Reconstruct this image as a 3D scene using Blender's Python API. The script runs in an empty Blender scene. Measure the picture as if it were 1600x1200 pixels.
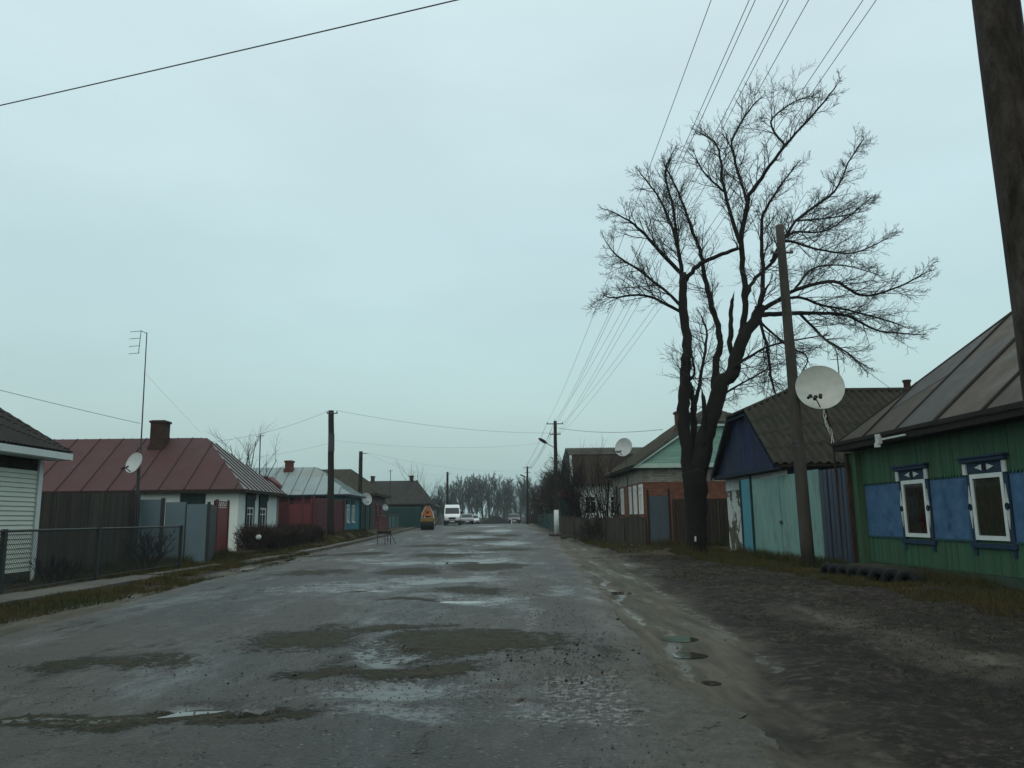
import bpy, bmesh, math, random
import numpy as np
from mathutils import Vector, Matrix
R = math.radians
scene = bpy.context.scene
col = scene.collection
# ------------------------------------------------------------ camera, sky, sun, exposure
cam_d = bpy.data.cameras.new('camera'); cam = bpy.data.objects.new('camera', cam_d); col.objects.link(cam)
scene.camera = cam
cam_d.sensor_width = 36.0; cam_d.lens = 36.0*1230/1600; cam_d.clip_start = 0.1; cam_d.clip_end = 5000
cam.matrix_world = Matrix.Translation((0, 0, 1.4)) @ Matrix.Rotation(R(-1.5), 4, 'Z') @ Matrix.Rotation(R(90+9.65), 4, 'X') @ Matrix.Rotation(R(-0.8), 4, 'Z')
scene.view_settings.view_transform = 'Standard'; scene.view_settings.look = 'None'
scene.view_settings.exposure = 0.0; scene.view_settings.gamma = 1.0
SUN_E, SUN_R = R(52), R(200)
world = bpy.data.worlds.new('World'); scene.world = world; world.use_nodes = True
wn = world.node_tree; wn.nodes.clear()
def N(nt, t, **kw):
    n = nt.nodes.new(t)
    for k, v in kw.items():
        if k in n.inputs.keys(): n.inputs[k].default_value = v
        else: setattr(n, k, v)
    return n
sky = N(wn, 'ShaderNodeTexSky', sky_type='NISHITA', sun_disc=False, sun_elevation=SUN_E, sun_rotation=SUN_R, dust_density=6.0, air_density=1.5)
bg1 = N(wn, 'ShaderNodeBackground', Strength=0.05); wn.links.new(sky.outputs[0], bg1.inputs[0])
tc = N(wn, 'ShaderNodeTexCoord'); sep = N(wn, 'ShaderNodeSeparateXYZ'); wn.links.new(tc.outputs['Generated'], sep.inputs[0])
cr = N(wn, 'ShaderNodeValToRGB'); wn.links.new(sep.outputs['Z'], cr.inputs[0])   # overcast cloud deck: dimmer at the horizon
e = cr.color_ramp.elements
e[0].position = 0.0; e[0].color = (0.34, 0.51, 0.515, 1); e[1].position = 0.62; e[1].color = (0.68, 0.84, 0.835, 1)
m_ = e.new(0.22); m_.color = (0.44, 0.61, 0.61, 1)
mp = N(wn, 'ShaderNodeMapping'); mp.inputs['Scale'].default_value = (1.0, 1.0, 3.0); wn.links.new(tc.outputs['Generated'], mp.inputs[0])
nz = N(wn, 'ShaderNodeTexNoise', Scale=1.6, Detail=4.0, Roughness=0.55); wn.links.new(mp.outputs[0], nz.inputs['Vector'])
mr = N(wn, 'ShaderNodeMapRange'); mr.inputs[1].default_value = 0.3; mr.inputs[2].default_value = 0.7; mr.inputs[3].default_value = 0.92; mr.inputs[4].default_value = 1.08
wn.links.new(nz.outputs[0], mr.inputs[0])
mx = N(wn, 'ShaderNodeVectorMath', operation='SCALE'); wn.links.new(cr.outputs[0], mx.inputs[0]); wn.links.new(mr.outputs[0], mx.inputs['Scale'])
bg2 = N(wn, 'ShaderNodeBackground', Strength=0.88); wn.links.new(mx.outputs[0], bg2.inputs[0])
ad = N(wn, 'ShaderNodeAddShader'); wn.links.new(bg1.outputs[0], ad.inputs[0]); wn.links.new(bg2.outputs[0], ad.inputs[1])
wo = N(wn, 'ShaderNodeOutputWorld'); wn.links.new(ad.outputs[0], wo.inputs[0])
sd = bpy.data.lights.new('sun', 'SUN'); sd.energy = 0.5; sd.use_shadow = True; sd.angle = R(30); sd.color = (1.0, 0.97, 0.92)
so = bpy.data.objects.new('sun', sd); col.objects.link(so)
so.rotation_euler = (R(90)-SUN_E, 0, math.pi-SUN_R+math.pi)
# ------------------------------------------------------------ materials
MATS = {}
def rgba(c): return (c[0], c[1], c[2], 1)
def darkened(c):      # darkens every colour, partly for rain wetness, partly to deepen the exposure
    if c is None: return None
    k = .49 if max(c) < .4 else .49+.37*min(1, (max(c)-.4)/.25)
    return tuple(x*k for x in c)
def mat(name, c1, c2=None, rough=.8, scale=3, stretch=(1, 1, 1), bump=.2, bscale=40, isl=0., dirt=None, dscale=1.0, dlo=.5, dhi=.62, metal=0., spec=.5, brick=None, dstretch=None, rnoise=0.):
    m = bpy.data.materials.new(name); m.use_nodes = True; nt = m.node_tree; nt.nodes.clear(); L = nt.links.new
    out = N(nt, 'ShaderNodeOutputMaterial'); bs = N(nt, 'ShaderNodeBsdfPrincipled', Roughness=rough, Metallic=metal)
    bs.inputs['Specular IOR Level'].default_value = spec if (spec != .5 or rough < .6) else .22; L(bs.outputs[0], out.inputs[0])
    tc = N(nt, 'ShaderNodeTexCoord'); mp = N(nt, 'ShaderNodeMapping'); mp.inputs['Scale'].default_value = stretch; L(tc.outputs['Object'], mp.inputs[0])
    c2 = c2 or tuple(x*.75 for x in c1); c1, c2, dirt = darkened(c1), darkened(c2), darkened(dirt)
    n1 = N(nt, 'ShaderNodeTexNoise', Scale=scale, Detail=8.0, Roughness=.65); L(mp.outputs[0], n1.inputs['Vector'])
    r1 = N(nt, 'ShaderNodeMapRange'); r1.inputs[1].default_value = .35; r1.inputs[2].default_value = .65; L(n1.outputs[0], r1.inputs[0])
    mix = N(nt, 'ShaderNodeMix', data_type='RGBA'); mix.inputs[6].default_value = rgba(c1); mix.inputs[7].default_value = rgba(c2); L(r1.outputs[0], mix.inputs[0])
    cur = mix.outputs[2]; height = None
    if brick:
        sx = N(nt, 'ShaderNodeSeparateXYZ'); L(tc.outputs['Object'], sx.inputs[0])
        aa = N(nt, 'ShaderNodeMath', operation='ADD'); L(sx.outputs[0], aa.inputs[0]); L(sx.outputs[1], aa.inputs[1])
        cb = N(nt, 'ShaderNodeCombineXYZ'); L(aa.outputs[0], cb.inputs[0]); L(sx.outputs[2], cb.inputs[1])
        bt = N(nt, 'ShaderNodeTexBrick', Scale=1.0); bt.inputs['Brick Width'].default_value = .27; bt.inputs['Row Height'].default_value = .085; bt.inputs['Mortar Size'].default_value = .008
        bt.inputs['Color1'].default_value = (.75, .75, .75, 1); bt.inputs['Color2'].default_value = (1.2, 1.2, 1.2, 1); bt.inputs['Mortar'].default_value = rgba(brick)
        L(cb.outputs[0], bt.inputs['Vector'])
        mm = N(nt, 'ShaderNodeMix', data_type='RGBA', blend_type='MULTIPLY'); mm.inputs[0].default_value = 1; L(cur, mm.inputs[6]); L(bt.outputs[0], mm.inputs[7]); cur = mm.outputs[2]
    if isl:
        g = N(nt, 'ShaderNodeNewGeometry'); ri = N(nt, 'ShaderNodeMapRange'); ri.inputs[3].default_value = 1-isl; ri.inputs[4].default_value = 1+isl; L(g.outputs['Random Per Island'], ri.inputs[0])
        vm = N(nt, 'ShaderNodeVectorMath', operation='SCALE'); L(cur, vm.inputs[0]); L(ri.outputs[0], vm.inputs['Scale']); cur = vm.outputs[0]
    if dirt:
        mp2 = N(nt, 'ShaderNodeMapping'); mp2.inputs['Scale'].default_value = dstretch or stretch; L(tc.outputs['Object'], mp2.inputs[0])
        n2 = N(nt, 'ShaderNodeTexNoise', Scale=dscale, Detail=9.0, Roughness=.7, Distortion=.4); L(mp2.outputs[0], n2.inputs['Vector'])
        r2 = N(nt, 'ShaderNodeMapRange'); r2.inputs[1].default_value = dlo; r2.inputs[2].default_value = dhi; L(n2.outputs[0], r2.inputs[0])
        m2 = N(nt, 'ShaderNodeMix', data_type='RGBA'); L(r2.outputs[0], m2.inputs[0]); L(cur, m2.inputs[6]); m2.inputs[7].default_value = rgba(dirt); cur = m2.outputs[2]
    L(cur, bs.inputs['Base Color'])
    if rnoise:
        rr = N(nt, 'ShaderNodeMapRange'); rr.inputs[3].default_value = max(0.02, rough-rnoise); rr.inputs[4].default_value = rough+rnoise; L(r1.outputs[0], rr.inputs[0]); L(rr.outputs[0], bs.inputs['Roughness'])
    if bump:
        n3 = N(nt, 'ShaderNodeTexNoise', Scale=bscale, Detail=4.0); L(mp.outputs[0], n3.inputs['Vector'])
        b = N(nt, 'ShaderNodeBump', Strength=bump, Distance=.02); L(n3.outputs[0], b.inputs['Height']); L(b.outputs[0], bs.inputs['Normal'])
    MATS[name] = m; return m
V = (6, 6, .5)   # vertical streaks
mat('green_plank', (.035, .19, .085), (.07, .19, .11), .7, 2.5, (3, 3, .5), .35, 30, .22, dirt=(.15, .155, .11), dscale=3.0, dlo=.46, dhi=.66, dstretch=(8, 8, .8))
mat('green_post', (.07, .17, .08), (.11, .2, .12), .7, 2, V, .3, 30, dirt=(.2, .2, .16), dscale=2, dlo=.6, dhi=.7)
mat('skirt', (.09, .13, .1), (.05, .09, .06), .8, 3, (1, 1, 1), .3)
mat('blue_panel', (.11, .25, .43), (.06, .16, .33), .65, 2.6, (1, 1, 1), .15, 20, dirt=(.03, .07, .18), dscale=2.6, dlo=.55, dhi=.72)
mat('blue_trim', (.015, .045, .1), (.03, .07, .14), .6, 4, V, .2)
mat('teal_trim', (.03, .1, .13), (.04, .13, .15), .6, 4, V, .2)
mat('white_paint', (.72, .76, .74), (.6, .66, .64), .5, 3, (1, 1, 1), .05, dirt=(.35, .36, .33), dscale=3, dlo=.66, dhi=.9)
mat('white_worn', (.62, .68, .66), (.5, .55, .53), .6, 5, (1, 1, 1), .2, dirt=(.2, .2, .17), dscale=5, dlo=.6, dhi=.75)
mat('black_paint', (.01, .012, .015), None, .6)
mat('glass_dark', (.012, .016, .018), (.02, .026, .028), .06, 2, bump=.03, bscale=3)
mat('curtain', (.30, .28, .19), (.14, .14, .09), .9, 3, (14, 14, 1), .3, 8)
mat('curtain_red', (.24, .15, .11), (.12, .09, .065), .9, 3, (8, 8, 1), .3, 8)
mat('curtain_white', (.5, .55, .53), (.42, .46, .45), .8, 3)
mat('flower_red', (.4, .012, .02), (.12, .005, .01), .8, 8)
mat('leaf', (.02, .05, .015), (.03, .07, .02), .7, 8)
mat('roof_green_house', (.056, .046, .032), (.082, .068, .05), .62, 1.6, (1, 1, 1), .12, 8, .35, dirt=(.065, .08, .045), dscale=.7, dlo=.5, dhi=.75, rnoise=.15)
mat('roof_sheet_grey', (.06, .066, .066), (.085, .09, .088), .6, 1.6, (1, 1, 1), .12, 8, dirt=(.07, .05, .035), dscale=1.1, dlo=.55, dhi=.7, rnoise=.12)
mat('dark_wood', (.025, .02, .016), (.045, .038, .03), .85, 3, V, .4)
mat('slate', (.038, .034, .026), (.072, .066, .05), .85, 3, (1, 1, 1), .5, 25, dirt=(.035, .042, .022), dscale=.8, dlo=.48, dhi=.65)
mat('slate_olive', (.05, .047, .03), (.075, .069, .045), .85, 2, (1, 1, 1), .4, 20, dirt=(.045, .05, .025), dscale=.8, dlo=.48, dhi=.65)
mat('slate_dark', (.035, .035, .032), (.055, .055, .05), .85, 2, (1, 1, 1), .4, 20)
mat('indigo_plank', (.010, .02, .085), (.018, .034, .13), .6, 3, V, .4, 25, .35, dirt=(.16, .19, .28), dscale=2.8, dlo=.55, dhi=.66, dstretch=(9, 9, .35))
mat('dark_blue_wall', (.012, .03, .06), (.02, .045, .08), .7, 3, V, .2)
mat('peeling_plaster', (.24, .21, .15), (.15, .13, .09), .9, 3, (1, 1, 1), .6, 20, dirt=(.6, .64, .62), dscale=1.0, dlo=.49, dhi=.505)
mat('turquoise', (.22, .44, .40), (.27, .48, .43), .5, 1.2, (1.2, 1.2, .6), .12, 6, dirt=(.16, .20, .15), dscale=1.8, dlo=.5, dhi=.74, dstretch=(3, 3, .6))
mat('turquoise_blue', (.08, .34, .45), (.11, .4, .5), .5, 1.5, (1.2, 1.2, .6), .12, 6)
mat('corr_blue', (.035, .06, .11), (.055, .08, .13), .5, 2, V, .15, dirt=(.06, .05, .05), dscale=2, dlo=.6, dhi=.75)
mat('rust', (.10, .05, .028), (.05, .03, .02), .85, 8, (1, 1, 1), .5)
mat('concrete', (.075, .07, .06), (.11, .10, .085), .9, 4, (1, 1, .4), .4, 40, dirt=(.055, .05, .04), dscale=1.6, dlo=.5, dhi=.65)
mat('pole_old', (.055, .045, .036), (.085, .075, .062), .9, 5, (1, 1, .18), .9, 30, dirt=(.03, .025, .02), dscale=2.5, dlo=.5, dhi=.62, dstretch=(1, 1, .2))
mat('pole_near', (.05, .038, .03), (.12, .105, .09), .92, 7, (1, 1, .35), 1.0, 35, dirt=(.025, .019, .015), dscale=3.2, dlo=.47, dhi=.6, dstretch=(1, 1, .3))
mat('pole_wood', (.03, .026, .022), (.05, .045, .038), .9, 5, (4, 4, .3), .8, 30)
mat('steel_dark', (.03, .032, .033), (.05, .05, .05), .5, 5, bump=.1)
mat('wire', (.16, .18, .19), None, .5, bump=0)
mat('dish', (.46, .50, .46), (.52, .56, .52), .45, 3, (1, 1, 1), .05, dirt=(.30, .25, .15), dscale=5, dlo=.66, dhi=.74)
mat('dish_clean', (.48, .53, .53), (.53, .58, .58), .45, 3, bump=.03)
mat('bark', (.013, .011, .009), (.028, .023, .019), .95, 4, (3, 3, .8), 1.0, 14, dirt=(.015, .014, .012), dscale=2, dlo=.5, dhi=.6)
mat('twig', (.035, .028, .022), (.05, .042, .034), .9, 2, bump=0)
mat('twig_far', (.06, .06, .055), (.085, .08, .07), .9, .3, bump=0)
mat('hedge', (.045, .028, .022), (.06, .04, .03), .9, 2, bump=0)
mat('brick_red', (.25, .095, .062), (.32, .14, .09), .85, 2.5, (1, 1, 1), .3, 30, brick=(.75, .9, .9))
mat('brick_white', (.40, .39, .33), (.50, .48, .42), .85, 2.0, (1, 1, 1), .3, 30, brick=(.45, .42, .4), dirt=(.22, .21, .17), dscale=1.1, dlo=.52, dhi=.7)
mat('mint', (.26, .50, .42), (.32, .55, .47), .7, 2, (.6, 1, 5), .2, 25, .08, dirt=(.15, .25, .2), dscale=2, dlo=.62, dhi=.8)
mat('mint_trim', (.42, .58, .52), (.48, .62, .58), .6, 2, bump=.1)
mat('wood_brown', (.05, .035, .028), (.09, .065, .052), .85, 3, V, .4, 25, .3)
mat('wood_grey', (.10, .088, .066), (.055, .047, .036), .9, 3, V, .4, 25, .22, dirt=(.04, .032, .028), dscale=.9, dlo=.5, dhi=.7)
mat('wood_old', (.075, .06, .048), (.11, .095, .078), .95, 3, V, .5, 25, .3)
mat('gate_blue', (.075, .115, .15), (.10, .145, .18), .6, 2, V, .15)
mat('gate_greyblue', (.15, .24, .29), (.18, .28, .33), .55, 1.6, (1, 1, .6), .1, 8, .06)
mat('gate_dark', (.04, .05, .055), (.06, .07, .07), .6, 2, V, .2, 25, .1)
mat('maroon', (.19, .012, .016), (.24, .02, .024), .55, 2, V, .15, 20, .12)
mat('maroon_dull', (.14, .03, .04), (.17, .045, .055), .6, 2, V, .15, 20, .12)
mat('mauve_wall', (.13, .06, .065), (.16, .08, .085), .7, 2, V, .2, 20, .1)
mat('roof_red', (.105, .032, .036), (.125, .045, .047), .62, .9, (1, 1, 1), .08, 6, .06, dirt=(.10, .045, .045), dscale=.5, dlo=.45, dhi=.7, rnoise=.1)
mat('seam_red', (.05, .018, .02), None, .7)
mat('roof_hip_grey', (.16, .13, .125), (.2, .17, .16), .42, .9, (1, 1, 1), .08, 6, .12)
mat('roof_blue', (.30, .40, .41), (.35, .44, .45), .4, .8, (1, 1, 1), .08, 6, .07, dirt=(.30, .36, .33), dscale=.35, dlo=.5, dhi=.6)
mat('plaster_white', (.60, .66, .64), (.68, .74, .71), .85, 1.2, (1, 1, 1), .25, 12, dirt=(.33, .35, .31), dscale=.7, dlo=.58, dhi=.75)
mat('plaster_cream', (.34, .34, .29), (.28, .28, .24), .85, 1.2, (1, 1, 1), .25, 12)
mat('siding', (.54, .58, .49), (.58, .62, .52), .5, 1, (1, 1, 1), .05)
mat('fascia_white', (.56, .62, .6), (.62, .68, .65), .5, 2, bump=.05)
mat('green_dark', (.012, .045, .04), (.02, .06, .05), .7, 3, V, .2)
mat('teal_wall', (.03, .25, .33), (.045, .30, .38), .6, 2, V, .15, 20, .12)
mat('teal_dark', (.015, .065, .065), (.025, .085, .085), .7, 2, V, .15, 20, .12)
mat('teal_rail', (.09, .17, .17), (.12, .2, .2), .6, 2)
mat('brick_chimney', (.06, .03, .022), (.09, .045, .035), .9, 3, brick=(.7, .7, .7))
mat('brick_chimney_red', (.16, .06, .04), (.2, .08, .05), .9, 3, brick=(.7, .7, .7))
mat('rubber', (.012, .013, .014), (.02, .021, .022), .85, 6, bump=.3)
mat('soil', (.03, .033, .018), (.045, .045, .025), 1, 8, bump=.8, bscale=20)
mat('van_white', (.62, .67, .68), (.58, .63, .64), .3, 2, bump=0)
mat('car_silver', (.34, .38, .38), (.38, .42, .42), .3, 2, bump=0)
mat('car_dark', (.015, .017, .02), (.02, .022, .025), .3, 2, bump=0)
mat('plastic_dark', (.02, .022, .024), None, .6)
mat('headlight', (.5, .55, .55), None, .15, bump=0)
mat('yellow', (.42, .24, .03), (.35, .2, .03), .5, 5, bump=.1, dirt=(.1, .07, .03), dscale=4, dlo=.5, dhi=.7)
mat('orange', (.60, .20, .05), (.38, .10, .02), .6, 5, bump=.05)
mat('slab', (.13, .13, .115), (.17, .17, .15), .9, 2, (1, 1, 1), .4, 30, .12, dirt=(.10, .085, .06), dscale=1.3, dlo=.5, dhi=.68)
mat('tan_grass', (.13, .095, .035), (.06, .08, .026), 1, .6, bump=0, isl=.35)
mat('dark_grass', (.055, .048, .024), (.04, .05, .02), 1, .8, bump=0, isl=.35)
mat('straw', (.17, .15, .10), (.11, .10, .07), 1, .8, bump=0, isl=.35)
mat('litter', (.5, .5, .48), None, .8)
def M(n): return MATS[n]
# ------------------------------------------------------------ helpers
def root_loc(o):
    v = Vector((0, 0, 0))
    while o is not None: v = v + o.location; o = o.parent
    return v
class MB:
    def __init__(s, T=None): s.v = []; s.f = []; s.T = T
    def add(s, vs, fs):
        n = len(s.v)
        if s.T: vs = [s.T(*p) for p in vs]
        s.v.extend([tuple(p) for p in vs]); s.f.extend([tuple(i+n for i in f) for f in fs]); return s
    def box(s, x0, x1, y0, y1, z0, z1):
        return s.add([(x0, y0, z0), (x1, y0, z0), (x1, y1, z0), (x0, y1, z0), (x0, y0, z1), (x1, y0, z1), (x1, y1, z1), (x0, y1, z1)],
                     [(0, 3, 2, 1), (4, 5, 6, 7), (0, 1, 5, 4), (1, 2, 6, 5), (2, 3, 7, 6), (3, 0, 4, 7)])
    def prism(s, poly, d):      # poly: list of 3d points, d: extrusion vector
        n = len(poly); d = Vector(d); a = [Vector(p) for p in poly]; b = [p+d for p in a]
        return s.add(a+b, [tuple(range(n))[::-1], tuple(range(n, 2*n))]+[(i, (i+1) % n, n+(i+1) % n, n+i) for i in range(n)])
    def path(s, pts, rs, n=6, cap=True):
        pts = [Vector(p) for p in pts]; vs = []; fs = []; k = len(pts)
        t0 = (pts[1]-pts[0]).normalized(); ref = Vector((0, 0, 1)) if abs(t0.z) < .9 else Vector((1, 0, 0))
        for i, p in enumerate(pts):
            t = (pts[min(i+1, k-1)]-pts[max(i-1, 0)]).normalized()
            a = t.cross(ref)
            if a.length < 1e-4: a = t.orthogonal()
            a.normalize(); b = t.cross(a); r = rs[i] if not isinstance(rs, (int, float)) else rs
            for j in range(n):
                q = 2*math.pi*j/n; vs.append(p+a*(math.cos(q)*r)+b*(math.sin(q)*r))
        for i in range(k-1):
            for j in range(n): fs.append((i*n+j, i*n+(j+1) % n, (i+1)*n+(j+1) % n, (i+1)*n+j))
        if cap: fs += [tuple(range(n))[::-1], tuple(range((k-1)*n, k*n))]
        return s.add(vs, fs)
    def tube(s, a, b, r, r2=None, n=8): return s.path([a, b], [r, r if r2 is None else r2], n)
    def lathe(s, c, ax, prof, n=24):    # prof: (radius, height along ax)
        c = Vector(c); ax = Vector(ax).normalized(); a = ax.orthogonal().normalized(); b = ax.cross(a); vs = []; fs = []; k = len(prof)
        for r, h in prof:
            for j in range(n): q = 2*math.pi*j/n; vs.append(c+ax*h+a*(math.cos(q)*r)+b*(math.sin(q)*r))
        for i in range(k-1):
            for j in range(n): fs.append((i*n+j, i*n+(j+1) % n, (i+1)*n+(j+1) % n, (i+1)*n+j))
        return s.add(vs, fs)
    def ball(s, c, r, n=10, sc=(1, 1, 1)):
        vs = []; fs = []
        for i in range(n+1):
            th = math.pi*i/n
            for j in range(2*n): q = math.pi*j/n; vs.append((c[0]+r*sc[0]*math.sin(th)*math.cos(q), c[1]+r*sc[1]*math.sin(th)*math.sin(q), c[2]+r*sc[2]*math.cos(th)))
        for i in range(n):
            for j in range(2*n): fs.append((i*2*n+j, i*2*n+(j+1) % (2*n), (i+1)*2*n+(j+1) % (2*n), (i+1)*2*n+j))
        return s.add(vs, fs)
    def build(s, name, m, parent=None, smooth=False, recalc=True):
        off = root_loc(parent) if parent else Vector((0, 0, 0))
        me = bpy.data.meshes.new(name); me.from_pydata([(v[0]-off.x, v[1]-off.y, v[2]-off.z) for v in s.v], [], s.f)
        if recalc and len(s.f) < 40000:
            bm = bmesh.new(); bm.from_mesh(me); bmesh.ops.recalc_face_normals(bm, faces=bm.faces); bm.to_mesh(me); bm.free()
        if smooth: me.polygons.foreach_set('use_smooth', [True]*len(me.polygons))
        me.materials.append(M(m) if isinstance(m, str) else m); me.update()
        o = bpy.data.objects.new(name, me); col.objects.link(o)
        if parent: o.parent = parent
        return o
def tag(o, label=None, cat=None, group=None, kind=None):
    if label: o['label'] = label
    if cat: o['category'] = cat
    if group: o['group'] = group
    if kind: o['kind'] = kind
    return o
def thing(name, label, cat, loc=(0, 0, 0), group=None):
    o = bpy.data.objects.new(name, None); col.objects.link(o); o.empty_display_size = .2; o.location = loc; return tag(o, label, cat, group)
def copy_tree(o, loc=None, rz=None, label=None, parent=None, sc=None):
    c = o.copy(); col.objects.link(c); c.parent = parent
    for ch in [x for x in col.objects if x.parent == o]: copy_tree(ch, parent=c)
    if loc is not None: c.location = loc
    if rz is not None: c.rotation_euler.z = rz
    if sc is not None: c.scale = sc
    if label: c['label'] = label
    return c
def lerp(a, b, t): return a+(b-a)*t
def sstep(a, b, x): t = np.clip((x-a)/(b-a), 0, 1); return t*t*(3-2*t)
def slope(poly):     # frame of a planar convex polygon whose first edge is the eave/base
    P = [Vector(p) for p in poly]; e = (P[1]-P[0]).normalized(); n = (P[1]-P[0]).cross(P[2]-P[0]).normalized(); s = n.cross(e).normalized()
    if (P[2]-P[0]).dot(s) < 0: s = -s; 
    if n.z < -1e-6: n = -n
    Q = [((p-P[0]).dot(e), (p-P[0]).dot(s)) for p in P]
    def at(t):
        hs = []
        for i in range(len(Q)):
            (a, b), (c, d) = Q[i], Q[(i+1) % len(Q)]
            if abs(a-c) < 1e-9:
                if abs(a-t) < 1e-6: hs += [b, d]
            elif min(a, c)-1e-6 <= t <= max(a, c)+1e-6: hs.append(b+(d-b)*(t-a)/(c-a))
        return (min(hs), max(hs)) if len(hs) > 1 else None
    return P[0], e, s, n, min(q[0] for q in Q), max(q[0] for q in Q), at
def seams(mb, poly, step, r=.022, off=.01, start=.35):
    o, e, s, n, t0, t1, at = slope(poly); t = t0+start*step
    while t < t1-.05:
        h = at(t)
        if h and h[1]-h[0] > .15: mb.tube(o+e*t+s*h[0]+n*off, o+e*t+s*h[1]+n*off, r, n=4)
        t += step
def strips(mb, poly, w, th=.02, off=.0, gap=.006, jit=.004, rng=random):   # separate boards/sheets along the slope
    o, e, s, n, t0, t1, at = slope(poly); k = max(1, round((t1-t0)/w)); w = (t1-t0)/k
    for i in range(k):
        a, b = t0+i*w+gap/2, t0+(i+1)*w-gap/2; ha, hb = at(a), at(b)
        if not ha or not hb: continue
        d = off+rng.uniform(-jit, jit)
        q = [o+e*a+s*ha[0], o+e*b+s*hb[0], o+e*b+s*hb[1], o+e*a+s*ha[1]]
        mb.prism([p+n*d for p in q], n*th)
def corrugate(mb, poly, step=.13, amp=.025, off=.03, sub=6, rows=0):
    o, e, s, n, t0, t1, at = slope(poly); k = int((t1-t0)/(step/sub)); prev = None
    for i in range(k+1):
        t = t0+(t1-t0)*i/k; h = at(min(max(t, t0+1e-4), t1-1e-4))
        if not h: prev = None; continue
        d = off+amp*math.sin(2*math.pi*t/step); cur = []
        nn = max(1, rows)
        for r in range(nn):
            lo = h[0]+(h[1]-h[0])*r/nn; hi = h[0]+(h[1]-h[0])*(r+1)/nn
            cur += [o+e*t+s*lo+n*(d+(.018 if rows else 0)), o+e*t+s*hi+n*d]
        if prev:
            m = len(cur); mb.add(prev+cur, [(j, j+1, m+j+1, m+j) for j in range(m-1)])
        prev = cur
def facade(axis, c, sgn):    # wall coordinates (u along, v up, n out) -> world
    if axis == 'x': return lambda u, v, n: (c+sgn*n, u, v)
    return lambda u, v, n: (u, c+sgn*n, v)
def facade2(p0, p1, side=1):  # slanted wall from p0 to p1 (x,y); n to the given side
    p0 = Vector(p0); p1 = Vector(p1); d = (p1-p0).normalized(); nn = Vector((d.y, -d.x))*side
    return (lambda u, v, n: (p0.x+d.x*u+nn.x*n, p0.y+d.y*u+nn.y*n, v)), (p1-p0).length
def roof_planes(x0, x1, y0, y1, z, axis, ra, rb, rz, rc=None):
    """hip/gable: eave rectangle, ridge along axis from ra to rb at height rz; returns the slope polygons"""
    if axis == 'y':
        c = (x0+x1)/2 if rc is None else rc; A = (c, ra, rz); B = (c, rb, rz)
        return dict(west=[(x0, y1, z), (x0, y0, z), A, B], east=[(x1, y0, z), (x1, y1, z), B, A], south=[(x0, y0, z), (x1, y0, z), A], north=[(x1, y1, z), (x0, y1, z), B])
    c = (y0+y1)/2 if rc is None else rc; A = (ra, c, rz); B = (rb, c, rz)
    return dict(south=[(x0, y0, z), (x1, y0, z), B, A], north=[(x1, y1, z), (x0, y1, z), A, B], west=[(x0, y1, z), (x0, y0, z), A], east=[(x1, y0, z), (x1, y1, z), B])
def roof_solid(mb, pl, z, th=.12):
    for k, poly in pl.items(): mb.add(poly, [tuple(range(len(poly)))])
    xs = [p[0] for q in pl.values() for p in q]; ys = [p[1] for q in pl.values() for p in q]
    mb.box(min(xs), max(xs), min(ys), max(ys), z-th, z-.002)
def window(parent, T, u0, u1, v0, v1, fm='white_paint', fw=.07, n0=.0, out=.05, glass='glass_dark', mull=True, sill=True, name='window'):
    f = MB(T); f.box(u0, u1, v0, v0+fw, n0, out); f.box(u0, u1, v1-fw, v1, n0, out); f.box(u0, u0+fw, v0+fw, v1-fw, n0, out); f.box(u1-fw, u1, v0+fw, v1-fw, n0, out)
    if mull: c = (u0+u1)/2; f.box(c-fw*.35, c+fw*.35, v0+fw, v1-fw, n0, out-.01); f.box(u0+fw, u1-fw, v1-.32*(v1-v0), v1-.32*(v1-v0)+fw*.6, n0, out-.012)
    w = f.build(name, fm, parent)
    g = MB(T); g.box(u0+fw, u1-fw, v0+fw, v1-fw, n0+.002, n0+.012); g.build('pane', glass, w)
    if sill: s = MB(T); s.box(u0-.05, u1+.05, v0-.05, v0-.003, n0, out+.07); s.build('sill', fm, w)
    return w
def chimney(parent, x, y, w, z0, z1, m='brick_chimney'):
    c = MB(); c.box(x-w/2, x+w/2, y-w/2, y+w/2, z0, z1-.14); c.box(x-w/2-.06, x+w/2+.06, y-w/2-.06, y+w/2+.06, z1-.137, z1-.03); c.box(x-w/2+.02, x+w/2-.02, y-w/2+.02, y+w/2-.02, z1-.03, z1)
    c.box(x-w/2-.07, x+w/2+.07, y-w/2-.07, y+w/2+.07, z0+.0, z0+(z1-z0)*.32)
    return c.build('chimney', m, parent)
# numpy value noise
def vn(x, y, seed=0):
    ix = np.floor(x).astype(np.int64); iy = np.floor(y).astype(np.int64); fx = x-ix; fy = y-iy
    fx = fx*fx*(3-2*fx); fy = fy*fy*(3-2*fy)
    def h(a, b):
        n = (a*374761393+b*668265263+seed*2147483647) & 0xffffffff; n = ((n ^ (n >> 13))*1274126177) & 0xffffffff; n = n ^ (n >> 16); return (n & 0xffff)/65535.
    return (h(ix, iy)*(1-fx)+h(ix+1, iy)*fx)*(1-fy)+(h(ix, iy+1)*(1-fx)+h(ix+1, iy+1)*fx)*fy
def fbm(x, y, o=4, seed=0):
    s = 0; a = .5; 
    for i in range(o): s = s+a*vn(x*2**i, y*2**i, seed+i); a *= .5
    return s/(1-.5**o)
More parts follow.
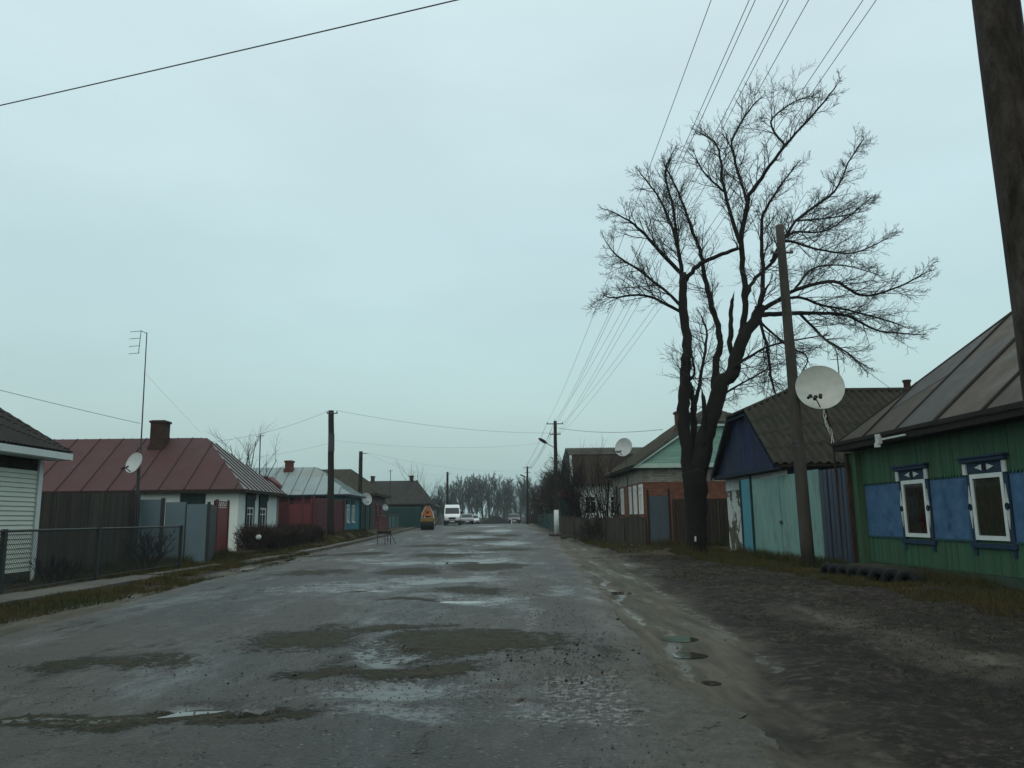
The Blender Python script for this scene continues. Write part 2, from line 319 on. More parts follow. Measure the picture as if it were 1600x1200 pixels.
# ------------------------------------------------------------ terrain
def XL(y): return np.interp(y, [0, 10, 19, 30, 45, 120, 300], [-6.3, -6.4, -7.0, -7.45, -7.9, -7.9, -7.9])
def XR(y): return np.interp(y, [-10, 0, 5, 7.5, 10.4, 21.7, 45, 60, 120, 300], [1.9, 1.8, 1.68, 1.62, 1.87, 2.48, 3.7, 4.2, 4.2, 4.2])
def XT(y): return np.interp(y, [-10, 0, 5.3, 7.4, 11.2, 21.3, 42, 60, 120], [2.0, 2.0, 2.2, 2.6, 3.3, 4.1, 4.6, 4.8, 4.8])
def hgt(x, y):
    x = np.asarray(x, float); y = np.asarray(y, float)
    p = .60*sstep(35, 104, y)-4.8*sstep(108, 230, y)
    dr = 4.8*sstep(108, 230, y); left = .64*sstep(36, 54, y)-dr; lf = sstep(8.5, 9.7, -x)
    right = np.maximum(p, .36*sstep(42, 58, y)-dr)
    rf = sstep(4.4, 5.4, x)
    q = p+(np.maximum(left, p)-p)*lf
    return q+(right-q)*rf
def H(x, y): return float(hgt(x, y))
# ------------------------------------------------------------ ground, road, paths
def grid(name, X, Y, Z, attrs, m, kind='structure', smooth=True):
    ny, nx = X.shape; me = bpy.data.meshes.new(name)
    co = np.stack([X, Y, Z], -1).reshape(-1, 3); idx = np.arange(ny*nx).reshape(ny, nx)
    f = np.stack([idx[:-1, :-1], idx[:-1, 1:], idx[1:, 1:], idx[1:, :-1]], -1).reshape(-1, 4)
    me.vertices.add(len(co)); me.vertices.foreach_set('co', co.ravel()); me.loops.add(f.size); me.loops.foreach_set('vertex_index', f.ravel())
    me.polygons.add(len(f)); me.polygons.foreach_set('loop_start', np.arange(len(f))*4); me.polygons.foreach_set('loop_total', np.full(len(f), 4))
    me.update(); me.validate()
    if smooth: me.polygons.foreach_set('use_smooth', [True]*len(f))
    for k, v in attrs.items():
        a = me.attributes.new(k, 'FLOAT', 'POINT'); a.data.foreach_set('value', v.ravel().astype(np.float32))
    me.materials.append(m); o = bpy.data.objects.new(name, me); col.objects.link(o); tag(o, kind=kind); return o
def graded(a, b, step, lo, hi, g=1.25):
    c = list(np.arange(a, b+1e-6, step)); s = step; x = c[-1]
    while x < hi: s *= g; x += s; c.append(x)
    s = step; x = c[0]; pre = []
    while x > lo: s *= g; x -= s; pre.append(x)
    return np.array(pre[::-1]+c)
def road_marks(X, Y):
    """mud left by traffic, standing water and worn pale stretches: (x, y, half x, half y, amount)"""
    def ell(L):
        v = np.zeros_like(X)
        for x, y, a, b, k in L: v = np.maximum(v, k*np.clip(1.5-np.sqrt(((X-x)/a)**2+((Y-y)/b)**2), 0, 1.2))
        return v
    w = (fbm(X*.9, Y*.5, 4, 3)-.5)*1.6; w2 = (fbm(X*.9+40, Y*.5+9, 4, 8)-.5)*1.6; X0, Y0 = X, Y; X = X+w*.55; Y = Y+w2*1.1
    mud = ell([(-.15, 9.3, 1.25, .8, 1), (-.55, 7.8, .75, .42, 1), (-1.5, 8.0, .7, .22, .9), (-2.3, 9.9, .7, .7, .9), (-1.4, 10.6, 1.0, .3, .8), (-3.9, 8.7, .8, .35, .7), (-.2, 23.6, 1.0, 1.6, .9), (-2.3, 22, .9, 1.6, .9), (-5.0, 22, 1.1, 1.3, .7),
               (-.3, 16, .7, .8, .8), (-1.6, 14, .6, .3, .7), (-2, 31, 1.3, 1.8, .8), (.6, 36, 1.2, 2, .8), (-3, 42, 1.6, 2, .8), (-.6, 50, 1.5, 2.5, .8), (-5.5, 34, 1.2, 2, .7), (.9, 58, 1, 3, .8), (-2.2, 64, 1.5, 4, .8), (-3.3, 6.0, 1.7, .2, .9), (-2.0, 5.75, .8, .2, 1)])
    wet = ell([(-1.25, 9.0, .5, .75, .9), (-.8, 6.8, .85, .8, .75), (-.6, 5.9, .8, .5, .6), (-2.29, 6.35, .26, .2, 1.1), (-1.75, 6.1, .16, .1, 1.1), (.3, 6.1, .2, .1, 1), (-3, 17, 2.2, 2.2, .6), (-.4, 14.2, 1.5, 1.2, .7), (-1.2, 18.5, 2, 1.5, .8), (1.2, 15.5, .5, 1.5, .7),
               (-.6, 27, 1.8, 2, .8), (-3, 26.5, 1.5, 2, .7), (-1, 34, 2, 2, .7), (.8, 44, 1.4, 4, .9), (-1.6, 56, 2, 4, .8), (-4.5, 29, 1.5, 1.5, .6), (.5, 70, 2, 6, .8), (-.5, 88, 2, 6, .7)])
    pale = ell([(.78, 6.5, .34, .9, 1.15), (.5, 5.7, .4, .3, 1), (.55, 11, .14, 3.0, .75), (-3.2, 5.95, 1.2, .1, .8), (.2, 11.8, .4, .6, .5), (-2.3, 6.35, .3, .2, .6), (1.9, 13, .2, 2.5, .4), (-4, 27, 1.2, 1.5, .6), (-4.1, 6.9, .15, .1, .8), (.05, 7.0, .16, .12, .8)])
    return mud, wet, pale
def surf_mat(name, kind):
    m = bpy.data.materials.new(name); m.use_nodes = True; nt = m.node_tree; nt.nodes.clear(); L = nt.links.new
    out = N(nt, 'ShaderNodeOutputMaterial'); bs = N(nt, 'ShaderNodeBsdfPrincipled'); L(bs.outputs[0], out.inputs[0])
    tc = N(nt, 'ShaderNodeTexCoord')
    def noise(sc, det=6, st=(1, 1, 1), rough=.6, dist=0):
        mp = N(nt, 'ShaderNodeMapping'); mp.inputs['Scale'].default_value = st; L(tc.outputs['Object'], mp.inputs[0])
        n = N(nt, 'ShaderNodeTexNoise', Scale=sc, Detail=float(det), Roughness=rough, Distortion=dist); L(mp.outputs[0], n.inputs['Vector']); return n.outputs[0]
    def rng(s, a, b, c=0., d=1.):
        r = N(nt, 'ShaderNodeMapRange'); r.inputs[1].default_value = a; r.inputs[2].default_value = b; r.inputs[3].default_value = c; r.inputs[4].default_value = d; L(s, r.inputs[0]); return r.outputs[0]
    def mixc(f, a, b, bt='MIX'):
        x = N(nt, 'ShaderNodeMix', data_type='RGBA', blend_type=bt)
        for i, q in ((0, f), (6, a), (7, b)):
            if isinstance(q, tuple): x.inputs[i].default_value = rgba(q)
            elif isinstance(q, float): x.inputs[i].default_value = q
            else: L(q, x.inputs[i])
        return x.outputs[2]
    def mth(op, a, b=None, clamp=False):
        x = N(nt, 'ShaderNodeMath', operation=op, use_clamp=clamp)
        for i, q in ((0, a), (1, b)):
            if q is None: continue
            if isinstance(q, float): x.inputs[i].default_value = q
            else: L(q, x.inputs[i])
        return x.outputs[0]
    def attr(n): a = N(nt, 'ShaderNodeAttribute', attribute_name=n); return a.outputs['Fac']
    def mask(a, sc, amp, lo, hi, det=8, rough=.7): return rng(mth('ADD', a, mth('MULTIPLY', mth('SUBTRACT', noise(sc, det, rough=rough), .5), amp)), lo, hi)
    if kind == 'road':
        big = noise(.35, 5, (1, .45, 1)); fine = mth('ADD', mth('MULTIPLY', noise(26, 5, rough=.75), .5), mth('MULTIPLY', noise(85, 4, rough=.8), .5)); vor = N(nt, 'ShaderNodeTexVoronoi', Scale=42.0); L(tc.outputs['Object'], vor.inputs['Vector'])
        c = mixc(rng(big, .35, .65), (.015, .019, .019), (.027, .029, .026))
        c = mixc(rng(noise(3.5, 6, (1, .5, 1)), .5, .7, 0, .6), c, (.038, .037, .030))
        c = mixc(rng(fine, .52, .66, 0., .8), c, (.085, .092, .088))
        c = mixc(rng(vor.outputs['Distance'], .05, .3, .55, 0.), c, (.012, .012, .012))
        v2 = N(nt, 'ShaderNodeTexVoronoi', Scale=24.0); L(tc.outputs['Object'], v2.inputs['Vector']); sv = N(nt, 'ShaderNodeSeparateXYZ'); L(v2.outputs['Color'], sv.inputs[0])
        c = mixc(mth('MULTIPLY', rng(sv.outputs[0], .72, .95), rng(v2.outputs['Distance'], .22, .34, .8, 0.)), c, (.13, .14, .135)); c = mixc(mth('MULTIPLY', rng(sv.outputs[1], .75, .9), rng(v2.outputs['Distance'], .22, .34, .7, 0.)), c, (.008, .009, .008))
        mud = mask(mth('ADD', attr('mud'), mth('ADD', mth('MULTIPLY', mth('SUBTRACT', noise(11, 8, rough=.85), .5), 3.2), mth('MULTIPLY', mth('SUBTRACT', noise(40, 5, rough=.8), .5), 1.2))), 2.4, 1.9, .45, .62); wet = mask(mth('ADD', attr('wet'), mth('MULTIPLY', mth('SUBTRACT', noise(12, 7, rough=.8), .5), 2.2)), 1.6, 1.6, .45, .85); pale = mth('MULTIPLY', mask(attr('pale'), 4, 1.4, .45, .8), rng(noise(15, 7, rough=.8), .50, .56))
        scat = rng(noise(1.1, 8, (1, .35, 1), .7, .5), .58, .66, 0, .9)
        mudt = mth('MAXIMUM', mud, mth('MULTIPLY', scat, .7))
        mc = mixc(rng(noise(16, 6, rough=.75), .4, .65), (.040, .038, .022), (.013, .012, .007))
        c = mixc(rng(noise(.22, 5, (1, .4, 1)), .42, .58, 0, .6), c, (.038, .034, .025)); rim = mth('MULTIPLY', mth('MULTIPLY', mudt, mth('SUBTRACT', 1.0, mudt)), 3.4, True); c = mixc(mudt, c, mc); c = mixc(rim, c, (.010, .010, .006))
        c = mixc(wet, c, mixc(.6, c, (.03, .031, .028)))
        c = mixc(mth('MULTIPLY', pale, .85), mixc(mth('MULTIPLY', rng(attr('pale'), .5, 1.), rng(noise(17, 6, rough=.8), .54, .46)), c, (.012, .014, .012)), (.16, .175, .165))
        cm = N(nt, 'ShaderNodeVectorMath', operation='ADD'); nv = N(nt, 'ShaderNodeTexNoise', Scale=2.5, Detail=5.0); L(tc.outputs['Object'], nv.inputs['Vector']); nsc = N(nt, 'ShaderNodeVectorMath', operation='SCALE'); nsc.inputs['Scale'].default_value = .9; L(nv.outputs['Color'], nsc.inputs[0]); L(tc.outputs['Object'], cm.inputs[0]); L(nsc.outputs[0], cm.inputs[1])
        cv = N(nt, 'ShaderNodeTexVoronoi', Scale=1.5, feature='DISTANCE_TO_EDGE'); L(cm.outputs[0], cv.inputs['Vector'])
        crk = mth('MULTIPLY', rng(cv.outputs['Distance'], .006, .022, 1., 0.), rng(noise(.5, 4), .5, .6)); c = mixc(mth('MULTIPLY', crk, .75), c, (.006, .006, .005))
        edg = mask(attr('edge'), 3.0, 1.3, .4, .62); c = mixc(mth('MULTIPLY', edg, .85), c, mixc(rng(noise(9, 7, rough=.8), .4, .6), (.060, .056, .043), (.026, .025, .019)))
        L(c, bs.inputs['Base Color'])
        film = rng(noise(.75, 9, (1, .3, 1), .72), .49, .66)      # thin film of rain water
        wf = mth('MAXIMUM', wet, mth('MULTIPLY', film, .8)); wf = mth('MULTIPLY', wf, mth('SUBTRACT', 1.0, mth('MULTIPLY', mudt, .85)))
        L(rng(wf, 0, 1, .58, .30), bs.inputs['Roughness']); L(mth('MAXIMUM', rng(mudt, 0, 1, .22, .04), mth('MULTIPLY', wf, .5)), bs.inputs['Specular IOR Level'])
        hh = mth('ADD', mth('MULTIPLY', fine, .7), mth('MULTIPLY', vor.outputs['Distance'], .9)); hh = mth('ADD', hh, mth('MULTIPLY', mth('MULTIPLY', noise(9, 6, rough=.7), mudt), 4.))
        b = N(nt, 'ShaderNodeBump', Distance=.012); L(hh, b.inputs['Height']); L(rng(wf, 0, 1, 1., .12), b.inputs['Strength']); L(b.outputs[0], bs.inputs['Normal'])
    else:
        sand = mask(attr('sand'), 1.6, 1.1, .3, .8); ol = mask(attr('olive'), 1.6, 1.0, .35, .7)
        c = mixc(rng(noise(1.8, 9, (.8, 1, 1), .8), .38, .62), (.010, .008, .0065), (.033, .026, .020))
        c = mixc(rng(noise(6, 9, (.9, 1, 1), .85), .50, .62), c, (.115, .102, .078)); c = mixc(rng(noise(.5, 5, (.6, 1, 1)), .4, .6, 0, .55), c, (.012, .0095, .008))
        c = mixc(rng(noise(2.2, 6), .55, .68, 0, .6), c, (.018, .021, .009))
        c = mixc(ol, c, mixc(rng(noise(5, 7), .4, .6), (.028, .026, .010), (.050, .035, .014)))
        sc = mixc(rng(noise(2.0, 8, (2.2, .3, 1), .7), .4, .62), (.085, .079, .060), (.042, .040, .031))
        c = mixc(sand, c, sc); L(c, bs.inputs['Base Color'])
        wet = mth('MULTIPLY', rng(noise(.9, 6, (2.0, .3, 1)), .55, .70), sand)
        wet = mth('MAXIMUM', wet, mth('MULTIPLY', mask(attr('gwet'), 3.5, 2.0, .5, .8), 1.3), True); L(rng(wet, 0, 1, .85, .22), bs.inputs['Roughness']); bs.inputs['Specular IOR Level'].default_value = .2
        hh = mth('ADD', noise(16, 9, rough=.85), mth('MULTIPLY', noise(5, 6, rough=.7), 1.2)); b = N(nt, 'ShaderNodeBump', Distance=.09, Strength=1.); L(hh, b.inputs['Height']); L(rng(mth('MAXIMUM', mth('MULTIPLY', sand, .55), wet), 0, 1, 1., .12), b.inputs['Strength']); L(b.outputs[0], bs.inputs['Normal'])
    return m
xs = graded(-11, 11, .11, -900, 900); ys = graded(3.5, 40, .13, -60, 2500, 1.06)
GX, GY = np.meshgrid(xs, ys)
def ground_detail(X, Y):
    off = np.clip((X-XR(Y)), 0, None)+np.clip(XL(Y)-X, 0, None); near = 1-sstep(45, 90, Y)
    rough = sstep(XT(Y)-.3, XT(Y)+.6, X)*(1-sstep(8.0, 9.0, X)*.6)
    d = (fbm(X*.7, Y*.9, 5, 1)-.5)*.2*rough+(fbm(X*2.4, Y*2.6, 4, 5)-.5)*.15*rough
    ru = (X > XR(Y))*(X < XT(Y)+.6)
    for o_, w_, dp in ((.45, .13, .03), (1.35, .16, .045), (1.0, .1, .02)): d = d-ru*dp*np.exp(-((X-XR(Y)-o_*(XT(Y)-XR(Y))/1.6+.12*np.sin(Y*.4))/w_)**2)
    d = d-.035*np.exp(-((X-XR(Y)-.1)/.12)**2)*(fbm(X*0, Y*.5, 3, 17) > .45)      # broken edge of the asphalt
    lv = sstep(.1, .8, XL(Y)-X)*(X > -8.3); d = d+lv*(.06+(fbm(X*2, Y*2, 4, 7)-.5)*.07)*sstep(6, 10, Y)
    return d*near
on_road = (GX > XL(GY)-.05)*(GX < XR(GY)-.15)*(GY < 112)
GZ = hgt(GX, GY)+ground_detail(GX, GY)-on_road*.08
GB = {}
GZ0 = GZ
far = sstep(300, 900, np.hypot(GX, GY)); GZ = GZ+far*6
wob_ = (fbm(GX*.6, GY*.35, 4, 51)-.5)*1.5
sandA = ((GX > XR(GY)-.2)*(1-sstep(XT(GY)-.7, XT(GY)+.9, GX+wob_)))
sandA = np.maximum(sandA, .9*(GX < XL(GY)+.3)*(1-sstep(.25, .75, XL(GY)-GX)))
sandA = np.maximum(sandA, .62*sstep(3.0, 4.6, GX)*(1-sstep(4.6, 6.0, GX))*sstep(5.0, 7.5, GY)*(1-sstep(11, 15, GY)))
oliveA = sstep(7.0-.02*(GY-20), 7.8, GX)*(GX < 12)*(GY < 32)*1.0
oliveA = np.maximum(oliveA, sstep(.4, .8, XL(GY)-GX)*(GX > -14)); oliveA = np.maximum(oliveA, .75*sstep(4.9, 5.5, GX)*(GY > 27)); oliveA = np.maximum(oliveA, sstep(16, 25, np.abs(GX)))
gz_at = lambda x, y: float(GZ[np.argmin(abs(ys-y)), np.argmin(abs(xs-x))])
PUDG = [(2.2, 9.65, .2, .24, 0, 4), (2.04, 8.55, .2, .2, .1, 5), (1.9, 7.2, .08, .1, .2, 6), (2.35, 15.4, .3, .28, 0, 11)]
PZ = [min(gz_at(p[0], p[1]+d*p[3]) for d in (-1, 0, 1))-.012 for p in PUDG]
for p, z_ in zip(PUDG, PZ):
    w = np.exp(-(((GX-p[0])/(p[2]*1.3+.1))**2+((GY-p[1])/(p[3]*1.3+.1))**2)**2); GZ = GZ*(1-w)+(z_-.010)*w
gwetA = (.35+.9*fbm(GX*.5, GY*.8, 4, 61))*np.exp(-((GX-XR(GY)-.12-.22*(fbm(GX*0, GY*.6, 3, 62)-.5)*2)/.11)**2)*sstep(5.5, 8, GY)*(1-sstep(19, 25, GY))+.6*np.exp(-((GX-XR(GY)-1.0)/.14)**2)*sstep(5.5, 8, GY)*(1-sstep(19, 25, GY))
ground = grid('ground', GX, GY, GZ, {'sand': sandA, 'olive': oliveA, 'gwet': gwetA}, surf_mat('ground', 'ground'))
PUD = [(-2.28, 6.36, .34, .15, .45, 1), (-1.74, 6.12, .19, .06, .45, 2), (.06, 6.98, .12, .07, .2, 3), (-.55, 14.2, .5, .35, .1, 12), (-2.6, 16.6, .6, .3, .2, 13), (-1.3, 26.5, .9, .8, 0, 15)]
def basin(X, Y, Z, L, base, dep):
    for x, y, a, b, rot, sd_ in L:
        u = (X-x)*math.cos(rot)+(Y-y)*math.sin(rot); v = -(X-x)*math.sin(rot)+(Y-y)*math.cos(rot); w = np.exp(-((u/(a*1.15))**2+(v/(b*1.15))**2)**2)
        Z = Z*(1-w)+(base(x, y)-dep+(fbm(X*9, Y*9, 4, sd_)-.5)*.022)*w
    return Z
# potholed asphalt
yr = np.concatenate([np.arange(2.5, 16, .055), np.arange(16, 40, .13), np.arange(40, 112, .5)]); tr = np.linspace(0, 1, 170)
T_, YR = np.meshgrid(tr, yr)
je = lambda y, s: (fbm(y*0+s, y*1.1, 5, s)-.5)*.55+(fbm(y*0+s, y*5, 3, s+9)-.5)*.16
XLj = XL(yr)+je(yr, 21); XRj = XR(yr)+je(yr, 33); XX = XLj[:, None]+(XRj-XLj)[:, None]*T_
mudv, wetv, palev = road_marks(XX, YR)
zr = hgt(XX, YR)+.012+(fbm(XX*.7, YR*.5, 4, 11)-.5)*.05*(1-sstep(30, 60, YR))+(fbm(XX*6, YR*6, 3, 12)-.5)*.012
zr = zr-.04*sstep(.4, 1., wetv)*(mudv < .8)+.022*sstep(.4, 1., mudv)*(fbm(XX*4, YR*4, 4, 14))
zr = basin(XX, YR, zr, PUD, H, .045)
edge = np.minimum(T_, 1-T_)*(XRj-XLj)[:, None]; zr = zr-.045*(1-sstep(0, .22, edge)); edgeA = (1-sstep(.05, .75, edge*(1+2*(T_ > .5)*0)))+.75*(1-sstep(.3, 1.6, edge))*(1-sstep(5, 9, YR))
road = grid('road', XX, YR, zr, {'mud': mudv, 'wet': wetv, 'pale': palev, 'edge': edgeA}, surf_mat('road', 'road'))
# standing water in the potholes and the rut
wm = bpy.data.materials.new('puddle'); wm.use_nodes = True; b_ = wm.node_tree.nodes['Principled BSDF']; b_.inputs['Base Color'].default_value = (.035, .032, .025, 1); b_.inputs['Roughness'].default_value = .04; MATS['puddle'] = wm
def puddle(x, y, a, b, rot, seed, dz=0.):
    mb = MB(); n = 40; vs = [(x, y, 0)]
    for i in range(n):
        q = 2*math.pi*i/n; r = .72+.5*float(fbm(np.array(math.cos(q)*1.3+seed), np.array(math.sin(q)*1.3+seed), 4, seed))
        u, v = a*r*math.cos(q), b*r*math.sin(q); vs.append((x+u*math.cos(rot)-v*math.sin(rot), y+u*math.sin(rot)+v*math.cos(rot), 0))
    z = dz; mb.add([(p[0], p[1], z) for p in vs], [(0, i+1, (i+1) % n+1) for i in range(n)])
    return tag(mb.build('puddle', 'puddle', recalc=False), kind='structure')
for a in PUD: puddle(*a[:5], a[5], H(a[0], a[1])-.036)
for a, z_ in zip(PUDG, PZ): puddle(*a[:5], a[5], z_)
# concrete footpath slabs by the left houses
def path_strip(name, pts, w, h=.1, lab=None):
    mb = MB(); rng = random.Random(5)
    for (x0, y0), (x1, y1) in zip(pts[:-1], pts[1:]):
        L_ = math.hypot(x1-x0, y1-y0); k = max(1, int(L_/1.5)); dx, dy = (x1-x0)/L_, (y1-y0)/L_; nx, ny = -dy, dx
        for i in range(k):
            a, b = L_*i/k+.012, L_*(i+1)/k-.012; j = rng.uniform(-.015, .02); s = rng.uniform(-.02, .02)
            q = [(x0+dx*t+nx*(m*w/2+s), y0+dy*t+ny*(m*w/2+s)) for t, m in ((a, -1), (b, -1), (b, 1), (a, 1))]
            mb.prism([(p[0], p[1], H(p[0], p[1])-.15) for p in q], (0, 0, .15+h+j))
    return tag(mb.build(name, 'slab'), kind='structure')
path_strip('footpath', [(-8.6, 6), (-8.62, 20.6)], .95, .12)
path_strip('footpath', [(-8.05, 26.2), (-8.3, 45), (-8.3, 88)], .5, .12)
path_strip('footpath', [(-9.0, 21.3), (-8.7, 26)], .4, .07)
# dry verge grass, mud clods and pebbles: nobody could count them
def blades(name, regions, m, seed, hh=(.03, .10), lean=.7):
    rg = np.random.default_rng(seed); V_ = []; 
    for (x0, x1, y0, y1, n, thr) in regions:
        x = rg.uniform(x0, x1, n*2); y = rg.uniform(y0, y1, n*2); k = fbm(x*1.2, y*1.2, 4, seed)+rg.normal(0, .06, n*2) > thr; x, y = x[k][:n], y[k][:n]; V_.append((x, y))
    x = np.concatenate([v[0] for v in V_]); y = np.concatenate([v[1] for v in V_]); n = len(x)
    z = hgt(x, y)+ground_detail(x, y)-.01; h = rg.uniform(hh[0], hh[1], n)*(1+.04*np.clip(y-10, 0, 30)); w = .0035*(1+.10*np.clip(y-5, 0, 40)); q = rg.uniform(0, 6.283, n); l = rg.uniform(.2, 1.3, n)*lean*h; r = rg.uniform(0, 6.283, n)
    A = np.stack([x+np.cos(q)*w, y+np.sin(q)*w, z], -1); B = np.stack([x-np.cos(q)*w, y-np.sin(q)*w, z], -1); C = np.stack([x+np.cos(r)*l, y+np.sin(r)*l, z+h], -1)
    co = np.stack([A, B, C], 1).reshape(-1, 3); me = bpy.data.meshes.new(name); me.vertices.add(3*n); me.vertices.foreach_set('co', co.ravel()); me.loops.add(3*n); me.loops.foreach_set('vertex_index', np.arange(3*n))
    me.polygons.add(n); me.polygons.foreach_set('loop_start', np.arange(n)*3); me.polygons.foreach_set('loop_total', np.full(n, 3)); me.update(); me.materials.append(M(m))
    o = bpy.data.objects.new(name, me); col.objects.link(o); return o
tag(blades('grass', [(7.0, 9.4, 9, 22, 26000, .47), (6.6, 9.0, 22, 32, 12000, .47), (4.9, 8.2, 31, 50, 9000, .48), (-8.15, -6.9, 6, 20, 15000, .45), (-9.3, -7.7, 19, 34, 13000, .45), (-11.2, -9.2, 20, 36, 9000, .45), (-10, -8.5, 36, 60, 7000, .45)], 'tan_grass', 4),
    'matted dry tan and olive grass along both verges', 'grass', kind='stuff')
tag(blades('grass', [(3.4, 8.4, 4.0, 12, 22000, .42), (4.4, 8.4, 12, 28, 14000, .42), (3.4, 8.4, 4, 28, 9000, .55), (7.0, 9.4, 9, 30, 10000, .5), (-8.1, -6.8, 6, 34, 7000, .5), (-12, -9, 10, 34, 9000, .5)], 'dark_grass', 9, (.012, .035), 1.8),
    'trampled dark grass in the mud on the right', 'grass', kind='stuff')
tag(blades('grass', [(3.3, 8.4, 4.0, 13, 16000, .46), (4.2, 8.4, 13, 28, 9000, .47)], 'straw', 19, (.01, .03), 2.5), 'flattened pale straw trodden into the mud on the right', 'grass', kind='stuff')
tag(blades('weeds', [(8.55, 9.15, 20.2, 29, 3500, .45), (8.9, 9.5, 9, 20.4, 2500, .5), (7.2, 11, 36.0, 36.6, 1200, .4), (-12.2, -11.5, 20, 28, 2500, .42), (-12.1, -9.8, 27.4, 28.0, 1200, .4), (6.8, 8.2, 28.2, 29.8, 700, .4), (8.0, 8.8, 20.9, 21.8, 500, .4), (-11.6, -10.8, 28, 34, 1500, .4)], 'tan_grass', 31, (.08, .24), .5), 'taller dead weeds along the foot of the fences and walls', 'weeds', kind='stuff')
def stones(name, n, fn, m, seed, r=(.006, .02)):
    rg = random.Random(seed); mb = MB()
    for i in range(n):
        x, y, z = fn(rg); s = rg.uniform(*r)*(1.6 if rg.random() < .05 else 1); v = [(x+s*rg.uniform(.6, 1)*a, y+s*rg.uniform(.6, 1)*b, z+s*c*.6) for a, b, c in ((1, 0, 0), (0, 1, 0), (-1, 0, 0), (0, -1, 0), (.1, .1, 1), (0, 0, -1))]
        mb.add(v, [(0, 1, 4), (1, 2, 4), (2, 3, 4), (3, 0, 4), (1, 0, 5), (2, 1, 5), (3, 2, 5), (0, 3, 5)])
    return mb.build(name, m, recalc=False)
def onroad(rg):
    y = rg.choice([rg.gauss(7.3, .8), rg.uniform(4.2, 14), rg.uniform(4.2, 25)]); x = rg.choice([rg.gauss(.9, .35), rg.gauss(-.6, 1.3), rg.uniform(-6, 1.6)])
    return x, y, H(x, y)+.02
tag(stones('gravel', 3200, onroad, 'slab', 3, (.004, .014)), 'loose gravel and chips scattered over the asphalt', 'gravel', kind='stuff')
def clod(rg):
    c = rg.choice([(.9, 8.2, .5, .25), (-.1, 8.6, 1.2, .5), (-.5, 7.6, .8, .4), (-1.3, 7.5, 1.2, .5), (1.1, 8.3, .5, .2)]); x, y = rg.gauss(c[0], c[2]), rg.gauss(c[1], c[3]); return x, y, H(x, y)+.022
tag(stones('gravel', 75, clod, 'bark', 8, (.008, .024)), 'dark clods of mud around the potholes', 'gravel', kind='stuff')
# ------------------------------------------------------------ right side: green house
def wallbox(root, x0, x1, y0, y1, z0, z1, m, name='wall'):
    return MB().box(x0, x1, y0, y1, z0, z1).build(name, m, root)
g = thing('wooden_house', 'green plank house with blue panels between white framed windows, under a brown sheet metal roof', 'house', (9.5, 14, 0))
wallbox(g, 9.56, 17.0, 6.0, 20.3, -.2, 3.02, 'green_plank')
T = facade('x', 9.56, -1); rg = random.Random(2)
def vplanks(T, u0, u1, v0, v1, w, n0=0., th=.022, jit=.005, tips=0., seed=1, gap=.005):
    mb = MB(T); r = random.Random(seed); k = round((u1-u0)/w); w = (u1-u0)/k
    for i in range(k):
        a, b = u0+i*w+gap/2, u0+(i+1)*w-gap/2; d = n0+r.uniform(0, jit)*2
        if tips:
            c = (a+b)/2; mb.prism_uv([(a, v0+tips), (c, v0), (b, v0+tips), (b, v1), (a, v1)], d, d+th)
        else: mb.box(a, b, v0, v1, n0, d+th)
    return mb
def prism_uv(s, poly, n0, n1):
    n = len(poly); return s.add([(p[0], p[1], n0) for p in poly]+[(p[0], p[1], n1) for p in poly], [tuple(range(n))[::-1], tuple(range(n, 2*n))]+[(i, (i+1) % n, n+(i+1) % n, n+i) for i in range(n)])
MB.prism_uv = prism_uv
MATS['green_plank'].node_tree  # painted planks
vplanks(T, 6.0, 20.15, .2, .80, .105, .003, seed=4).build('plank_cladding', 'green_plank', g)
up = vplanks(T, 6.0, 20.15, 2.08, 3.0, .105, .028, tips=.07, seed=5).build('plank_cladding', 'green_plank', g)
MB(T).box(6.0, 20.2, -.12, .19, .003, .05).build('skirting_board', 'skirt', g)
WN = [(17.2, 18.22), (14.52, 15.55), (11.8, 12.85), (9.1, 10.15), (6.6, 7.6)]
edges = [20.12]+[q for a, b in WN for q in (b+.13, a-.13)]+[6.0]
for i in range(0, len(edges)-1, 2):
    u1, u0 = edges[i], edges[i+1]
    if u1-u0 < .15: continue
    p = MB(T).box(u0, u1, .84, 2.12, .003, .026).build('wall_panel', 'blue_panel', g)
    MB(T).box(u0, u1, .80, .845, .003, .055).build('lower_batten', 'teal_trim', p)
